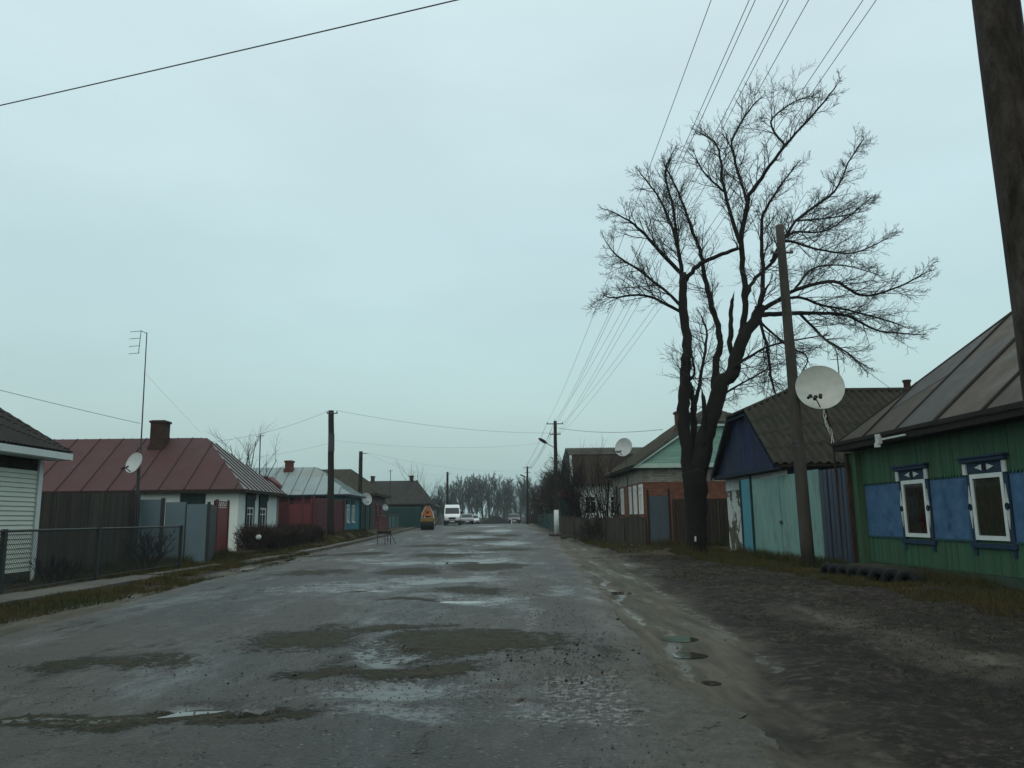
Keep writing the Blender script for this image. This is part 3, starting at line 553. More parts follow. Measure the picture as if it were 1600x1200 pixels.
for k, (u0, u1) in enumerate(WN):
    v0, v1 = .85, 2.12
    w = MB(T); F_ = .085
    for q in ((u0, u1, v0, v0+F_), (u0, u1, v1-F_, v1), (u0, u0+F_, v0+F_, v1-F_), (u1-F_, u1, v0+F_, v1-F_)): w.box(q[0], q[1], q[2], q[3], .003, .07)
    w = w.build('window', 'white_paint', g)
    cm = MB(T); nn = 60; rows = []
    for i in range(nn+1): u = lerp(u0+F_, u1-F_, i/nn); d = .012+.008*math.sin(i*.9)+.004*math.sin(i*2.3+k); rows.append([(u, v0+F_, d), (u, v1-F_, d)])
    for a, b in zip(rows[:-1], rows[1:]): cm.add(a+b, [(0, 1, 3, 2)])
    cm.build('curtain', 'curtain_red' if k == 0 else 'curtain', w, recalc=False)
    if k == 0:
        fl = MB(T); r = random.Random(7)
        for i in range(26): c = (u0+.26+r.gauss(0, .11), v0+.30+r.gauss(0, .13), .028); fl.ball(c, r.uniform(.025, .05), 4, (1, 1, .4))
        fl.build('flowers', 'flower_red', w)
    gl = bpy.data.materials.get('window_glass')
    if not gl:
        gl = bpy.data.materials.new('window_glass'); gl.use_nodes = True; nt = gl.node_tree; nt.nodes.clear()
        o_ = N(nt, 'ShaderNodeOutputMaterial'); a_ = N(nt, 'ShaderNodeBsdfTransparent'); a_.inputs[0].default_value = (.8, .85, .83, 1); b_ = N(nt, 'ShaderNodeBsdfGlossy', Roughness=.04); f_ = N(nt, 'ShaderNodeFresnel', IOR=1.5); m_ = N(nt, 'ShaderNodeMixShader')
        nt.links.new(f_.outputs[0], m_.inputs[0]); nt.links.new(a_.outputs[0], m_.inputs[1]); nt.links.new(b_.outputs[0], m_.inputs[2]); nt.links.new(m_.outputs[0], o_.inputs[0]); MATS['window_glass'] = gl
    gp = MB(T); gp.add([(u0+F_, v0+F_, .045), (u1-F_, v0+F_, .045), (u1-F_, v1-F_, .045), (u0+F_, v1-F_, .045)], [(3, 2, 1, 0)]); gp.build('pane', 'window_glass', w, recalc=False)
    # carved blue casing
    cs = MB(T)
    for s_, (a, b) in enumerate(((u0-.125, u0-.004), (u1+.004, u1+.125))): cs.box(a, b, v0-.06, v1+.02, .003, .062)
    cs.box(u0-.18, u1+.18, v0-.15, v0-.062, .003, .085); cs.box(u0-.12, u1+.12, v1+.022, v1+.235, .003, .065); cs.box(u0-.2, u1+.2, v1+.237, v1+.31, .003, .14); cs.box(u0-.24, u1+.24, v1+.312, v1+.345, .003, .18)
    cs.box(u0-.13, u0-.03, v0-.3, v0-.152, .003, .05); cs.box(u1+.03, u1+.13, v0-.3, v0-.152, .003, .05)
    c = cs.build('window_casing', 'blue_trim', g)
    um = (u0+u1)/2; vm = v1+.125
    for a in (u0-.16, u1+.05): MB(T).box(a, a+.115, v1+.0, v1+.215, .066, .1).build('corner_block', 'white_worn', c)
    for d in (-1, 1): MB(T).prism_uv([(um+d*.08, vm+.06), (um+d*.30, vm), (um+d*.08, vm-.06)][::d], .067, .08).build('carved_ornament', 'white_worn', c)
    for uu, d in ((u0-.055, 1), (u1+.055, -1)):
        vm2 = (v0+v1)/2
        for e_ in (-1, 1): MB(T).prism_uv([(uu-.045, vm2+e_*.05), (uu+.045, vm2+e_*.05), (uu-.0*d, vm2+e_*.42)], .064, .078).build('carved_ornament', 'white_worn', c)
    for (cu, cv) in ((um, vm), (u0-.055, (v0+v1)/2), (u1+.055, (v0+v1)/2)):
        pts = [(cu+.05*math.cos(q), cv+.06*math.sin(q), .083) for q in [i*math.pi/8 for i in range(17)]]; rn = MB(T)
        q_ = MB(); q_.path(pts, .011, 5, False); rn.add(q_.v, q_.f); rn.build('carved_ring', 'black_paint', c)
MB(T).box(20.16, 20.50, -.1, 2.96, .003, .2).build('corner_board', 'green_post', g)
MB(T).box(20.505, 20.6, 2.55, 2.95, .05, .28).build('corner_board', 'wood_grey', g)
pl = roof_planes(9.06, 17.5, 5.3, 20.75, 3.14, 'y', 9.5, 16.5, 6.93)
rm = MB(); roof_solid(rm, pl, 3.14, .13); rf = rm.build('roof', 'dark_wood', g)
sh = MB(); rr = random.Random(12)
for k_ in pl: strips(sh, pl[k_], 1.6, .012, .008, .0, .002, rr)
rsheet = sh.build('roof_sheets', 'roof_green_house', rf)
sb = MB(); 
for k_ in pl: seams(sb, pl[k_], 1.6 if k_ in ('west', 'east') else 1.6, .028, .035, 1.0)
A_, B_ = pl['west'][2], pl['west'][3]
for a, b in (((9.06, 20.75, 3.14), B_), ((9.06, 5.3, 3.14), A_), (A_, B_), ((17.5, 20.75, 3.14), B_)): sb.tube((a[0], a[1], a[2]+.02), (b[0], b[1], b[2]+.03), .035, n=6)
sb.build('roof_seams', 'dark_wood', rf)
# odd newer grey sheets let into the roof
E0, e_, s_, n_, t0, t1, at_ = slope(pl['west']); gs = MB()
for (ti, lo, hi) in ((2, 0, .55), (1, .5, .98), (3, .55, 1)):
    k = round((t1-t0)/1.6); w_ = (t1-t0)/k; a, b = t0+ti*w_+.02, t0+(ti+1)*w_-.02; ha, hb = at_(a), at_(b)
    q = [E0+e_*a+s_*(ha[1]*lo), E0+e_*b+s_*(hb[1]*lo), E0+e_*b+s_*(hb[1]*hi-.01), E0+e_*a+s_*(ha[1]*hi-.01)]; gs.prism([p+n_*.024 for p in q], n_*.004)
gs.build('patched_sheets', 'roof_sheet_grey', rf)
fx = MB(); fx.box(8.98, 9.02, 16.9, 17.9, 3.05, 3.09); fx.box(8.94, 9.04, 18.0, 18.14, 2.98, 3.2); fx.box(8.90, 9.0, 18.02, 18.12, 2.9, 3.0); tag(fx.build('eave_lamp', 'white_worn'), 'small white lamp fixed under the eave of the green plank house', 'lamp')
wallbox(g, 9.0, 9.05, 5.3, 20.75, 3.16, 3.24, 'dark_wood', 'fascia')
# buried tyre border and raised bed
bed = MB(); n = 24; top = []
for i in range(n):
    q = 2*math.pi*i/n; top.append((8.25+.42*math.cos(q)*(1+.1*math.sin(3*q)), 16.95+1.5*math.sin(q), .24+.03*math.sin(5*q)))
bed.add(top+[(p[0]*1.0, p[1], -.05) for p in top]+[(8.25, 16.95, .33)], [(i, (i+1) % n, n+(i+1) % n, n+i) for i in range(n)]+[(i, (i+1) % n, 2*n) for i in range(n)])
tag(bed.build('flower_bed', 'soil', smooth=True), 'low overgrown earth bed in front of the green plank house', 'flower bed')
ord_ = ['leftmost', 'second', 'third', 'fourth', 'fifth', 'sixth', 'seventh', 'eighth', 'ninth', 'tenth', 'eleventh', 'twelfth', 'thirteenth', 'fourteenth', 'fifteenth', 'sixteenth']
def nth(i, n): return 'leftmost' if i == 0 else 'rightmost' if i == n-1 else ord_[i]+' from the left'
for i in range(8):
    f = i/7; x = lerp(7.62, 8.05, f**1.6); y = lerp(18.2, 15.55, f); ty = MB(); rr = .19; pts = []
    dirv = Vector((.25+.5*f, -1, 0)).normalized()
    for j in range(11): q = math.pi*j/10; pts.append(Vector((x, y, -.02))+dirv*(rr*math.cos(q))+Vector((0, 0, 1))*(rr*1.3*math.sin(q)))
    ty.path(pts, .085, 8)
    tag(ty.build('tyre', 'rubber', smooth=True), 'half buried old tyre edging the earth bed, %s of the eight' % nth(i, 8), 'tyre', 'half buried tyres edging the bed')
# ------------------------------------------------------------ right: fence run by the turquoise gate
def run(p0, p1): T, L_ = facade2(p0, p1, 1); return T, L_     # n>0 to the right of travel
q0, q1 = (9.36, 20.40), (9.22, 22.1)
T, Lc = facade2(q1, q0, 1)
def corr_sheet(T, u0, u1, v0, v1, step=.12, amp=.03, sub=6):
    mb = MB(T); k = int((u1-u0)/step*sub); r = []
    for i in range(k+1): u = lerp(u0, u1, i/k); d = amp*math.sin(2*math.pi*i/sub); r.append([(u, v0, d), (u, v1, d), (u, v1, d-.006), (u, v0, d-.006)])
    for a, b in zip(r[:-1], r[1:]): mb.add(a+b, [(0, 1, 5, 4), (3, 7, 6, 2), (1, 2, 6, 5)])
    return mb
f = thing('board_fence', 'tall dark blue ribbed fence between the turquoise gate and the green house', 'fence', (9.25, 21.2, 0))
vplanks(T, 0, Lc, -.05, 2.6, .235, 0, .03, .012, seed=8, gap=.055).build('boards', 'corr_blue', f); MB(T).box(0, Lc, 0, 2.55, -.035, -.02).build('groove_shade', 'dark_wood', f)  # dark sheet added behind the gaps stands in for shade between the ribs
MB(T).box(0, Lc, 1.9, 1.98, -.09, -.04).build('rail', 'dark_wood', f); MB(T).box(0, Lc, .5, .58, -.09, -.04).build('rail', 'dark_wood', f)
MB(T).box(Lc-.07, Lc, -.05, 2.7, .04, .12).build('post', 'rust', f)
T, Lt = facade2((8.78, 27.8), (9.22, 22.15), 1)
gt = thing('metal_gate', 'weathered turquoise sheet metal gate behind the leaning concrete pole', 'gate', (9.0, 25, 0))
def sheet(T, u0, u1, v0, v1, n=.0, th=.012): return MB(T).box(u0, u1, v0, v1, n, n+th)
sheet(T, .95, 3.05, .06, 2.56).build('gate_leaf', 'turquoise', gt); sheet(T, 3.08, 4.88, .05, 2.6).build('gate_leaf', 'turquoise', gt); sheet(T, 4.93, Lt, .0, 2.64, .004).build('side_panel', 'turquoise', gt)
sheet(T, 0, .8, .04, 2.6, .006).build('side_panel', 'turquoise_blue', gt)
for u in (.82, 4.89): MB(T).box(u, u+.07, -.05, 2.7, -.01, .05).build('post', 'teal_dark', gt)
MB(T).box(-.1, -.02, -.05, 2.62, -.01, .05).build('post', 'teal_dark', gt)
hd = MB(T); hd.box(3.0, 3.14, 1.1, 1.2, .012, .05); hd.build('latch', 'steel_dark', gt)
# slate roofed house with indigo gable
h = thing('slate_roof_house', 'old house with mossy corrugated slate roof and indigo plank gable, behind the turquoise gate', 'house', (9.1, 27.5, 0))
wallbox(h, 9.12, 17.5, 24.25, 30.75, -.1, 2.86, 'peeling_plaster')
wallbox(h, 9.08, 9.115, 27.9, 30.7, 2.3, 2.84, 'white_worn', 'plaster_patch')
wallbox(h, 9.09, 17.4, 24.2, 24.245, 2.55, 2.85, 'dark_blue_wall', 'eave_board'); wallbox(h, 9.06, 9.1, 24.2, 27.6, 2.55, 2.8, 'white_worn', 'plaster_patch')
ys0, ys1, ze, zr_ = 23.95, 31.05, 2.9, 5.68; yc = 27.5; zt = 4.88
def yat(z): return (yc-ys0)*(zr_-z)/(zr_-ze)
rx0, rx1, rr0 = 8.6, 18.0, 10.5
S = [(rx0, ys0, ze), (rx1, ys0, ze), (rx1, yc, zr_), (rr0, yc, zr_), (rx0, yc-yat(zt), zt)]
Nn = [(rx1, ys1, ze), (rx0, ys1, ze), (rx0, yc+yat(zt), zt), (rr0, yc, zr_), (rx1, yc, zr_)]
Hh = [(rx0, yc+yat(zt), zt), (rx0, yc-yat(zt), zt), (rr0, yc, zr_)]
sm = MB()
for P_ in (S, Nn, Hh): corrugate(sm, P_, .27, .045, .04, 8, 4)
rf = sm.build('roof', 'slate', h, recalc=False)
us = MB(); [us.prism([Vector(p)-Vector((0, 0, .07)) for p in P_], (0, 0, .06)) for P_ in (S, Nn, Hh)]; us.build('roof_boarding', 'dark_wood', rf)
rc = MB(); rc.tube((rr0, yc, zr_+.05), (rx1, yc, zr_+.05), .09, n=8)
for s_ in (-1, 1): rc.tube((rx0, yc+s_*yat(zt), zt+.04), (rr0, yc, zr_+.05), .06, n=6)
rc.build('ridge_cap', 'slate', rf)
gb = MB(); strips(gb, [(8.82, ys0+.15, ze-.02), (8.82, ys1-.15, ze-.02), (8.82, yc+yat(zt)-.05, zt-.06), (8.82, yc-yat(zt)+.05, zt-.06)], .13, .025, 0, .008, .004, random.Random(4)); gb.build('gable', 'indigo_plank', h)
bb = MB(); bb.box(8.72, 8.80, ys0, ys1, ze-.14, ze-.02)
for s_ in (-1, 1):
    a = Vector((8.6, yc+s_*(yc-ys0), ze)); b = Vector((8.6, yc+s_*yat(zt), zt)); bb.prism([a+Vector((0, 0, -.16)), b+Vector((0, 0, -.16)), b, a], (.06, 0, 0))
bb.prism([(8.6, yc-yat(zt), zt-.14), (8.6, yc+yat(zt), zt-.14), (8.6, yc+yat(zt), zt), (8.6, yc-yat(zt), zt)], (.06, 0, 0))
bb.build('bargeboard', 'dark_blue_wall', h)
wallbox(h, 8.83, 9.2, ys0+.2, ys1-.2, ze-.15, ze-.03, 'dark_wood', 'soffit')
MB().tube((14.95, 27.6, 5.4), (14.95, 27.6, 6.02), .12, n=10).tube((14.95, 27.6, 6.025), (14.95, 27.6, 6.1), .15, n=10).build('stove_pipe', 'rust', h)
an = MB(); an.tube((12.7, 28, 5.4), (12.68, 28, 7.2), .022); an.tube((12.4, 28, 6.95), (12.98, 28, 6.98), .012, n=5); an.tube((12.68, 27.8, 7.15), (12.68, 28.25, 7.15), .012, n=5)
tag(an.build('antenna', 'steel_dark'), 'thin aerial mast standing over the mossy slate roof', 'antenna')
# brown board fence and blue gate before the brick house
f = thing('board_fence', 'brown upright board fence behind the big bare tree', 'fence', (9.6, 36.5, 0))
T = facade('y', 36.5, -1); mb = vplanks(T, 8.25, 11.1, .05, 2.15, .17, 0, .025, .02, seed=8); mb.build('boards', 'wood_brown', f)
r = random.Random(3); bt = MB(T); [bt.box(u, u+.05, .05, 2.18, .06, .09) for u in np.arange(8.3, 11, .34)]; bt.build('battens', 'wood_old', f)
gt = thing('metal_gate', 'dull blue metal gate left of the brown board fence', 'gate', (7.7, 36.7, 0)); T, Lg = facade2((7.22, 36.9), (8.12, 36.5), 1)
sheet(T, .06, Lg*.62, .1, 2.3).build('gate_leaf', 'gate_blue', gt); sheet(T, Lg*.62+.02, Lg-.05, .08, 2.34, .01).build('gate_leaf', 'gate_blue', gt)
for u in (-.04, Lg-.03): MB(T).box(u, u+.09, -.05, 2.5, -.03, .06).prism_uv([(u-.02, 2.5), (u+.11, 2.5), (u+.045, 2.66)], -.03, .06).build('post', 'dark_wood', gt)
# brick house with the mint gable
h = thing('brick_house', 'red and grey brick house with mint clapboard gable and four white windows in its side', 'house', (7.5, 39.5, 0))
wallbox(h, 7.5, 16.0, 39.5, 47.0, -.1, 3.08, 'brick_red', 'lower_wall'); wallbox(h, 7.495, 16.0, 39.495, 49.2, 3.083, 3.9, 'brick_white', 'upper_wall'); wallbox(h, 7.5, 16.0, 47.0, 49.2, -.1, 3.08, 'plaster_cream', 'rear_wall')
T = facade('x', 7.5, -1)
for (a, b) in ((39.5, 40.45), (41.15, 42.0), (42.75, 43.55), (45.3, 46.2)): window(h, T, a, b, 1.5, 2.98, 'white_paint', .14, .0, .05, glass='curtain_white', sill=False)
wallbox(h, 7.44, 7.47, 47.6, 47.9, .2, 3.2, 'concrete', 'pilaster')
xc, hw, ze, zr_, zt = 11.75, 4.75, 3.86, 7.12, 6.0; y0, y1, yr0, yr1 = 39.05, 49.6, 41.9, 49.6
def xa(z): return hw*(zr_-z)/(zr_-ze)
Wp = [(xc-hw, y1, ze), (xc-hw, y0, ze), (xc-xa(zt), y0, zt), (xc, yr0, zr_), (xc, y1, zr_)]
Ep = [(xc+hw, y0, ze), (xc+hw, y1, ze), (xc, y1, zr_), (xc, yr0, zr_), (xc+xa(zt), y0, zt)]
Sp = [(xc-xa(zt), y0, zt), (xc+xa(zt), y0, zt), (xc, yr0, zr_)]
sm = MB(); [corrugate(sm, P_, .18, .028, .03, 5, 4) for P_ in (Wp, Ep, Sp)]; rf = sm.build('roof', 'slate_olive', h, recalc=False)
us = MB(); [us.prism([Vector(p)-Vector((0, 0, .08)) for p in P_], (0, 0, .07)) for P_ in (Wp, Ep, Sp)]; us.build('roof_boarding', 'dark_wood', rf)
gb = MB(facade('y', 39.25, -1)); k = 24
for i in range(k):
    v0_, v1_ = lerp(ze, zt-.05, i/k), lerp(ze, zt-.05, (i+1)/k); a, b = xa(v0_)-.1, xa(v1_)-.1
    gb.add([(xc-a, v0_, .05), (xc+a, v0_, .05), (xc+b, v1_, .02), (xc-b, v1_, .02), (xc-a, v0_, .0), (xc+a, v0_, .0)], [(0, 1, 2, 3), (4, 5, 1, 0)])
gb.build('gable', 'mint', h, recalc=False)
tr = MB()
for s_ in (-1, 1):
    a = Vector((xc+s_*hw, y0, ze)); b = Vector((xc+s_*xa(zt), y0, zt)); tr.prism([a+Vector((0, 0, -.12)), b+Vector((0, 0, -.22)), b, a], (0, .05, 0))
tr.prism([(xc-xa(zt), y0, zt-.2), (xc+xa(zt), y0, zt-.2), (xc+xa(zt), y0, zt), (xc-xa(zt), y0, zt)], (0, .05, 0)); tr.box(xc-hw+.1, xc+hw-.1, 39.12, 39.2, ze-.1, ze+.12)
tr.build('bargeboard', 'mint_trim', h)
wallbox(h, xc-hw+.05, xc+hw-.05, 39.22, 39.49, ze-.06, ze-.02, 'dark_wood', 'soffit'); wallbox(h, xc-hw+.02, 7.49, 39.3, 49.5, ze-.1, ze-.03, 'dark_wood', 'soffit')
chimney(h, 10.0, 41.2, .55, 5.5, 6.85, 'brick_chimney_red')
# grey board fence, picket fence
f = thing('board_fence', 'weathered low grey brown fence below the windows of the brick house', 'fence', (6, 43, 0)); T, Lf = facade2((5.02, 48.6), (7.18, 37.0), 1)
mb = MB(T); r = random.Random(6); u = 0
while u < Lf-.2:
    w_ = r.uniform(.12, .2); u1 = min(u+w_, Lf); v = 1.34+r.uniform(-.09, .08)+.06*math.sin(u*2); x_, y_ = 5.02, 45; mb.box(u+.004, u1-.004, -.05, v, 0, r.uniform(.05, .075)); u = u1
mb.build('panels', 'wood_grey', f); 
for i in range(5): uu = Lf*i/4; MB(T).box(uu-.05, uu+.05, -.1, 1.36+.08*math.sin(i*2.), .082, .13).build('post', 'wood_grey', f)
f = thing('picket_fence', 'dark picket fence with gaps beside the white based lamp pole', 'fence', (4.9, 53, .2)); T, Lf = facade2((4.88, 57.5), (4.98, 49.2), 1)
mb = MB(T); r = random.Random(7)
for u in np.arange(0, Lf, .24): zz = H(4.95, 57.5-u); mb.box(u, u+.13, zz-.02, zz+1.2+r.uniform(-.07, .1), 0, .03)
mb.build('pickets', 'wood_old', f)
mb = MB(T); [mb.box(0, Lf, v, v+.08, -.06, -.005) for v in (.75, 1.35)]; mb.build('rail', 'wood_old', f)
for u in (0.1, 2.7, 5.4, 8.1): zz = H(4.95, 57.5-u); MB(T).box(u, u+.13, zz-.1, zz+1.4, -.2, -.065).build('post', 'dark_wood', f)
tag(MB().box(4.25, 5.0, 50.2, 50.9, H(4.6, 50.5)-.1, H(4.6, 50.5)+.14).build('concrete_slab', 'concrete'), 'low concrete slab lying on the verge before the picket fence', 'slab')
tag(MB().box(3.9, 4.8, 55.3, 55.9, H(4.3, 55.6)-.1, H(4.3, 55.6)+.12).build('concrete_slab', 'concrete'), 'low concrete slab lying just before the white based lamp pole', 'slab')
# mansard house and shed
h = thing('mansard_house', 'tall white walled house with dark brown mansard roof behind the bare shrubs', 'house', (6.5, 66, .36))
wallbox(h, 6.62, 15, 65.2, 73, 0, 4.1, 'plaster_white')
mm = MB(); mm.prism([(6.42, 64.7, 4.0), (6.42, 65.35, 6.45), (6.42, 69.1, 7.35), (6.42, 72.85, 6.45), (6.42, 73.5, 4.0)], (9, 0, 0)); rf = mm.build('roof', 'slate_dark', h)
cr_ = MB(); corrugate(cr_, [(6.4, 65.3, 6.46), (15.5, 65.3, 6.46), (15.5, 69.1, 7.36), (6.4, 69.1, 7.36)], .2, .03, .03, 5, 2); cr_.build('upper_slope', 'slate_olive', rf, recalc=False)
ts = MB(); strips(ts, [(6.6, 64.68, 4.0), (15.4, 64.68, 4.0), (15.4, 65.33, 6.42), (6.6, 65.33, 6.42)], .45, .02, .0); ts.build('tile_rows', 'wood_brown', rf)
wallbox(h, 6.38, 6.6, 64.62, 64.72, 3.95, 4.1, 'white_worn', 'eave_trim')
tr = MB(); tr.prism([(6.38, 64.64, 4.0), (6.58, 64.64, 4.0), (6.58, 65.3, 6.45), (6.38, 65.3, 6.45)], (0, -.05, 0)); tr.build('bargeboard', 'white_worn', h)
T = facade('y', 65.2, -1)
for a in (7.5, 9.6, 11.6): window(h, T, a, a+1.0, 1.6, 3.1, 'white_paint', .1)
T = facade('x', 6.62, -1); window(h, T, 67, 68.1, 1.6, 3.1); window(h, T, 70, 71.1, 1.6, 3.1)
h = thing('shed', 'small teal shed with rusty red roof behind the lamp pole', 'shed', (5.6, 61, .36)); wallbox(h, 5.1, 6.6, 60.2, 63.5, .2, 3.05, 'teal_dark')
pl = roof_planes(4.85, 6.85, 59.9, 63.8, 3.0, 'y', 60.5, 63.3, 3.85); mb = MB(); roof_solid(mb, pl, 3.0, .1); mb.build('roof', 'maroon_dull', h); MB(facade('y', 60.2, -1)).box(5.4, 6.1, .3, 2.2, .003, .05).build('door', 'green_dark', h)
for (x, y, lab) in ((6.9, 82, 'dim teal hut half hidden by the dark orchard on the right'),):
    z = H(x, y); h = thing('hut', lab, 'hut', (x, y, z)); wallbox(h, x-1.5, x+3, y, y+4, z-.1, z+2.3, 'teal_rail'); pl = roof_planes(x-1.9, x+3.4, y-.3, y+4.3, z+2.3, 'x', x+.6, x+1.6, z+3.6); mb = MB(); roof_solid(mb, pl, z+2.3); mb.build('roof', 'slate_dark', h)
    window(h, facade('y', y, -1), x-.9, x, z+.9, z+1.9, 'white_paint', .08)
f = thing('board_fence', 'teal board fence far up the right verge below the dark orchard', 'fence', (5, 74, .4)); T, Lf = facade2((5.2, 92), (5.0, 64.5), 1); vplanks(T, 0, Lf, .3, 1.75, .5, 0, .02, .02, seed=3).build('boards', 'teal_dark', f)
for i in range(8): MB(T).box(Lf*i/8, Lf*i/8+.12, .2, 1.9, -.1, -.01).build('post', 'dark_wood', f)
# ------------------------------------------------------------ satellite dishes
def dish(name, label, c, r, face, m='dish', group='satellite dishes', mast=None, lnb=3, wires=False):
    c = Vector(c); f = Vector(face).normalized(); t = thing(name, label, 'satellite dish', mast[0] if mast else c, group)
    prof = [(r*k/10, .22*r*(k/10)**2) for k in range(11)]; mb = MB(); mb.lathe(c-f*.1*r, f, prof+[(r*1.012, .22*r+.005), (r*1.012, .22*r-.03)]+[(r*k/10, .22*r*(k/10)**2-.02) for k in range(10, -1, -1)], 40)
    mb.build('reflector', m, t, smooth=True)
    up = Vector((0, 0, 1)); side = f.cross(up).normalized(); dn = (up-f*f.dot(up)).normalized()
    arm = MB(); base = c-dn*r*.98-f*.05; tip = c-dn*r*.62+f*r*.55+side*r*.30; arm.tube(base, tip, .018, n=6); arm.tube(tip-side*r*.22, tip+side*r*.2, .014, n=6)
    a = arm.build('feed_arm', 'steel_dark', t)
    for k in range(lnb):
        p = tip+side*r*(-.22+.42*k/max(1, lnb-1))+dn*r*.06*abs(k-1)
        l = MB(); d_ = (c-p).normalized(); l.lathe(p-d_*.05, d_, [(0, -.06), (.03*r/.6+.01, -.06), (.035*r/.6, .0), (.05*r/.6, .05), (.05*r/.6, .09), (0, .09)], 12); l.build('receiver_head', 'plastic_dark', a)
    bk = MB(); bk.box(c.x-.06, c.x+.06, c.y+.13, c.y+.2, c.z-.14, c.z+.1); bk.build('bracket', 'steel_dark', t)
    if mast: mm_ = MB(); mm_.path(mast, .03, 8); mm_.build('mast', 'rust' if wires else 'steel_dark', t)
    if wires:
        w_ = MB(); r_ = random.Random(3)
        for j in range(3):
            p0 = c-dn*r*.95+f*.06; p1 = Vector((9.1, 20.8, 3.2)); pts = [p0.lerp(p1, i/10)+Vector((r_.uniform(-.04, .04)+.05*math.sin(i*.9+j), 0, r_.uniform(-.03, .03))) for i in range(11)]; w_.path(pts, .007, 4, False)
        w_.build('cable', 'fascia_white', t)
    return t
dish('satellite_dish', 'large white satellite dish with rust spots, next to the leaning concrete pole', (8.93, 20.95, 4.77), .625, (-.28, -1, .22), 'dish', mast=[(9.3, 21.1, 0), (9.24, 21.12, 3.6), (9.0, 21.14, 4.75)], wires=True)
dish('satellite_dish', 'grey satellite dish on a mast above the side wall of the brick house', (7.22, 43.0, 5.13), .51, (-.75, -1, .25), 'dish_clean', mast=[(7.38, 43.15, 1.5), (7.36, 43.15, 3.8), (7.26, 43.12, 5.1)])
dish('satellite_dish', 'small oval satellite dish beside the tall thin aerial, before the red roof', (-12.08, 26.95, 3.40), .36, (-.47, -.88, .3), 'dish_clean', mast=[(-11.98, 27.02, 0), (-11.98, 27.02, 3.3)], lnb=2)
dish('satellite_dish', 'pale satellite dish at the corner of the teal blue house', (-9.5, 60.0, 2.95), .46, (1.0, -1, .25), 'dish_clean', mast=[(-9.75, 60.2, .6), (-9.7, 60.2, 2.4), (-9.55, 60.1, 2.9)], lnb=1)
dish('satellite_dish', 'smallest white dish, on a post past the mauve walled house', (-9.15, 68.0, 2.42), .27, (.8, -1, .25), 'dish_clean', mast=[(-9.3, 68.1, .6), (-9.25, 68.1, 1.9), (-9.18, 68.1, 2.4)], lnb=1)
# ------------------------------------------------------------ poles
def insul(parent, x, y, z): i = MB(); i.lathe((x, y, z), (0, 0, 1), [(.015, -.06), (.02, 0), (.045, .01), (.05, .05), (.03, .06), (.045, .08), (.03, .12), (0, .13)], 10); return i.build('insulator', 'dish_clean', parent)
def pole(name, label, b, t, r0, r1, m, group='utility poles', sq=False):
    o = thing(name, label, 'utility pole', b, group); n = 4 if sq else 12; k = 12; r = random.Random(int(b[1]*10)); pts = [Vector(b).lerp(Vector(t), i/k)+Vector((r.uniform(-1, 1)*r1*.04, 0, 0)) for i in range(k+1)]
    mb = MB(); mb.path(pts, [lerp(r0, r1, i/k) for i in range(k+1)], n); mb.build('shaft', m, o, smooth=not sq); return o
o = pole('utility_pole', 'leaning weathered concrete pole in front of the turquoise gate', (8.40, 21.3, -.1), (8.29, 21.3, 9.56), .18, .115, 'concrete')
cb = MB(); cb.box(7.98, 8.62, 21.26, 21.32, 8.72, 8.77); c = cb.build('crossarm', 'steel_dark', o); insul(c, 8.02, 21.29, 8.77); insul(c, 8.58, 21.29, 8.77)
bd = MB(); [bd.tube((8.35, 21.3, z), (8.35, 21.3, z+.05), .165) for z in (3.2, 3.32)]; bd.build('band', 'steel_dark', o)
o = pole('utility_pole', 'nearest pole, dark rough concrete, cut off by the right edge of the picture', (4.02, 5.5, -.1), (3.97, 5.5, 8.5), .17, .155, 'pole_near')
ca = MB(); ca.box(2.75, 5.3, 5.42, 5.48, 8.2, 8.27); c = ca.build('crossarm', 'steel_dark', o)
NEARW = [(2.9, 8.35), (3.36, 8.2), (3.44, 8.2), (3.9, 8.35), (4.08, 8.6), (4.16, 8.2), (4.95, 8.25), (5.16, 8.3)]
for x, z in ((2.9, 8.27), (3.4, 8.27), (4.95, 8.27), (5.16, 8.27)): insul(c, x, 5.45, z)
zb = H(4.6, 58)
o = pole('street_lamp', 'street lamp pole with two crossarms and white painted foot on the right verge', (4.60, 58, zb-.1), (4.68, 58, 8.45), .17, .12, 'pole_wood'); o['category'] = 'street lamp'
MB().tube((4.60, 58, zb-.05), (4.618, 58, zb+1.75), .19, .175, 12).build('painted_foot', 'white_worn', o, smooth=True)
c = MB().box(4.05, 5.27, 57.94, 58.0, 8.2, 8.26).build('crossarm', 'steel_dark', o); [insul(c, x, 57.97, 8.26) for x in (4.09, 5.23)]
c = MB().box(4.28, 5.05, 57.94, 58.0, 7.42, 7.47).build('crossarm', 'steel_dark', o); [insul(c, x, 57.97, 7.47) for x in (4.3, 4.46, 4.88, 5.03)]
am = MB(); am.path([(4.6, 58, 6.45), (4.35, 58, 6.6), (3.95, 57.95, 6.85)], .03, 6); a = am.build('lamp_arm', 'steel_dark', o); lh = MB(); lh.path([(4.02, 57.95, 6.80), (3.9, 57.94, 6.88), (3.6, 57.9, 7.06), (3.42, 57.9, 7.16)], [.05, .12, .12, .05], 8); lh.build('lamp_head', 'plastic_dark', a)
zb = H(4.35, 100); o = pole('utility_pole', 'far pole with short crossarms past the orchard, right of the tree row', (4.33, 100, zb), (4.42, 100, 7.8), .17, .11, 'pole_wood')
for z in (7.6, 7.0): c = MB().box(3.85 if z > 7.3 else 4.05, 5.0 if z > 7.3 else 4.8, 99.95, 100, z, z+.06).build('crossarm', 'steel_dark', o)
MB().path([(4.4, 100, 6.3), (3.9, 100, 6.6), (3.5, 100, 6.75)], [.03, .08, .1], 6).build('lamp_head', 'plastic_dark', o)
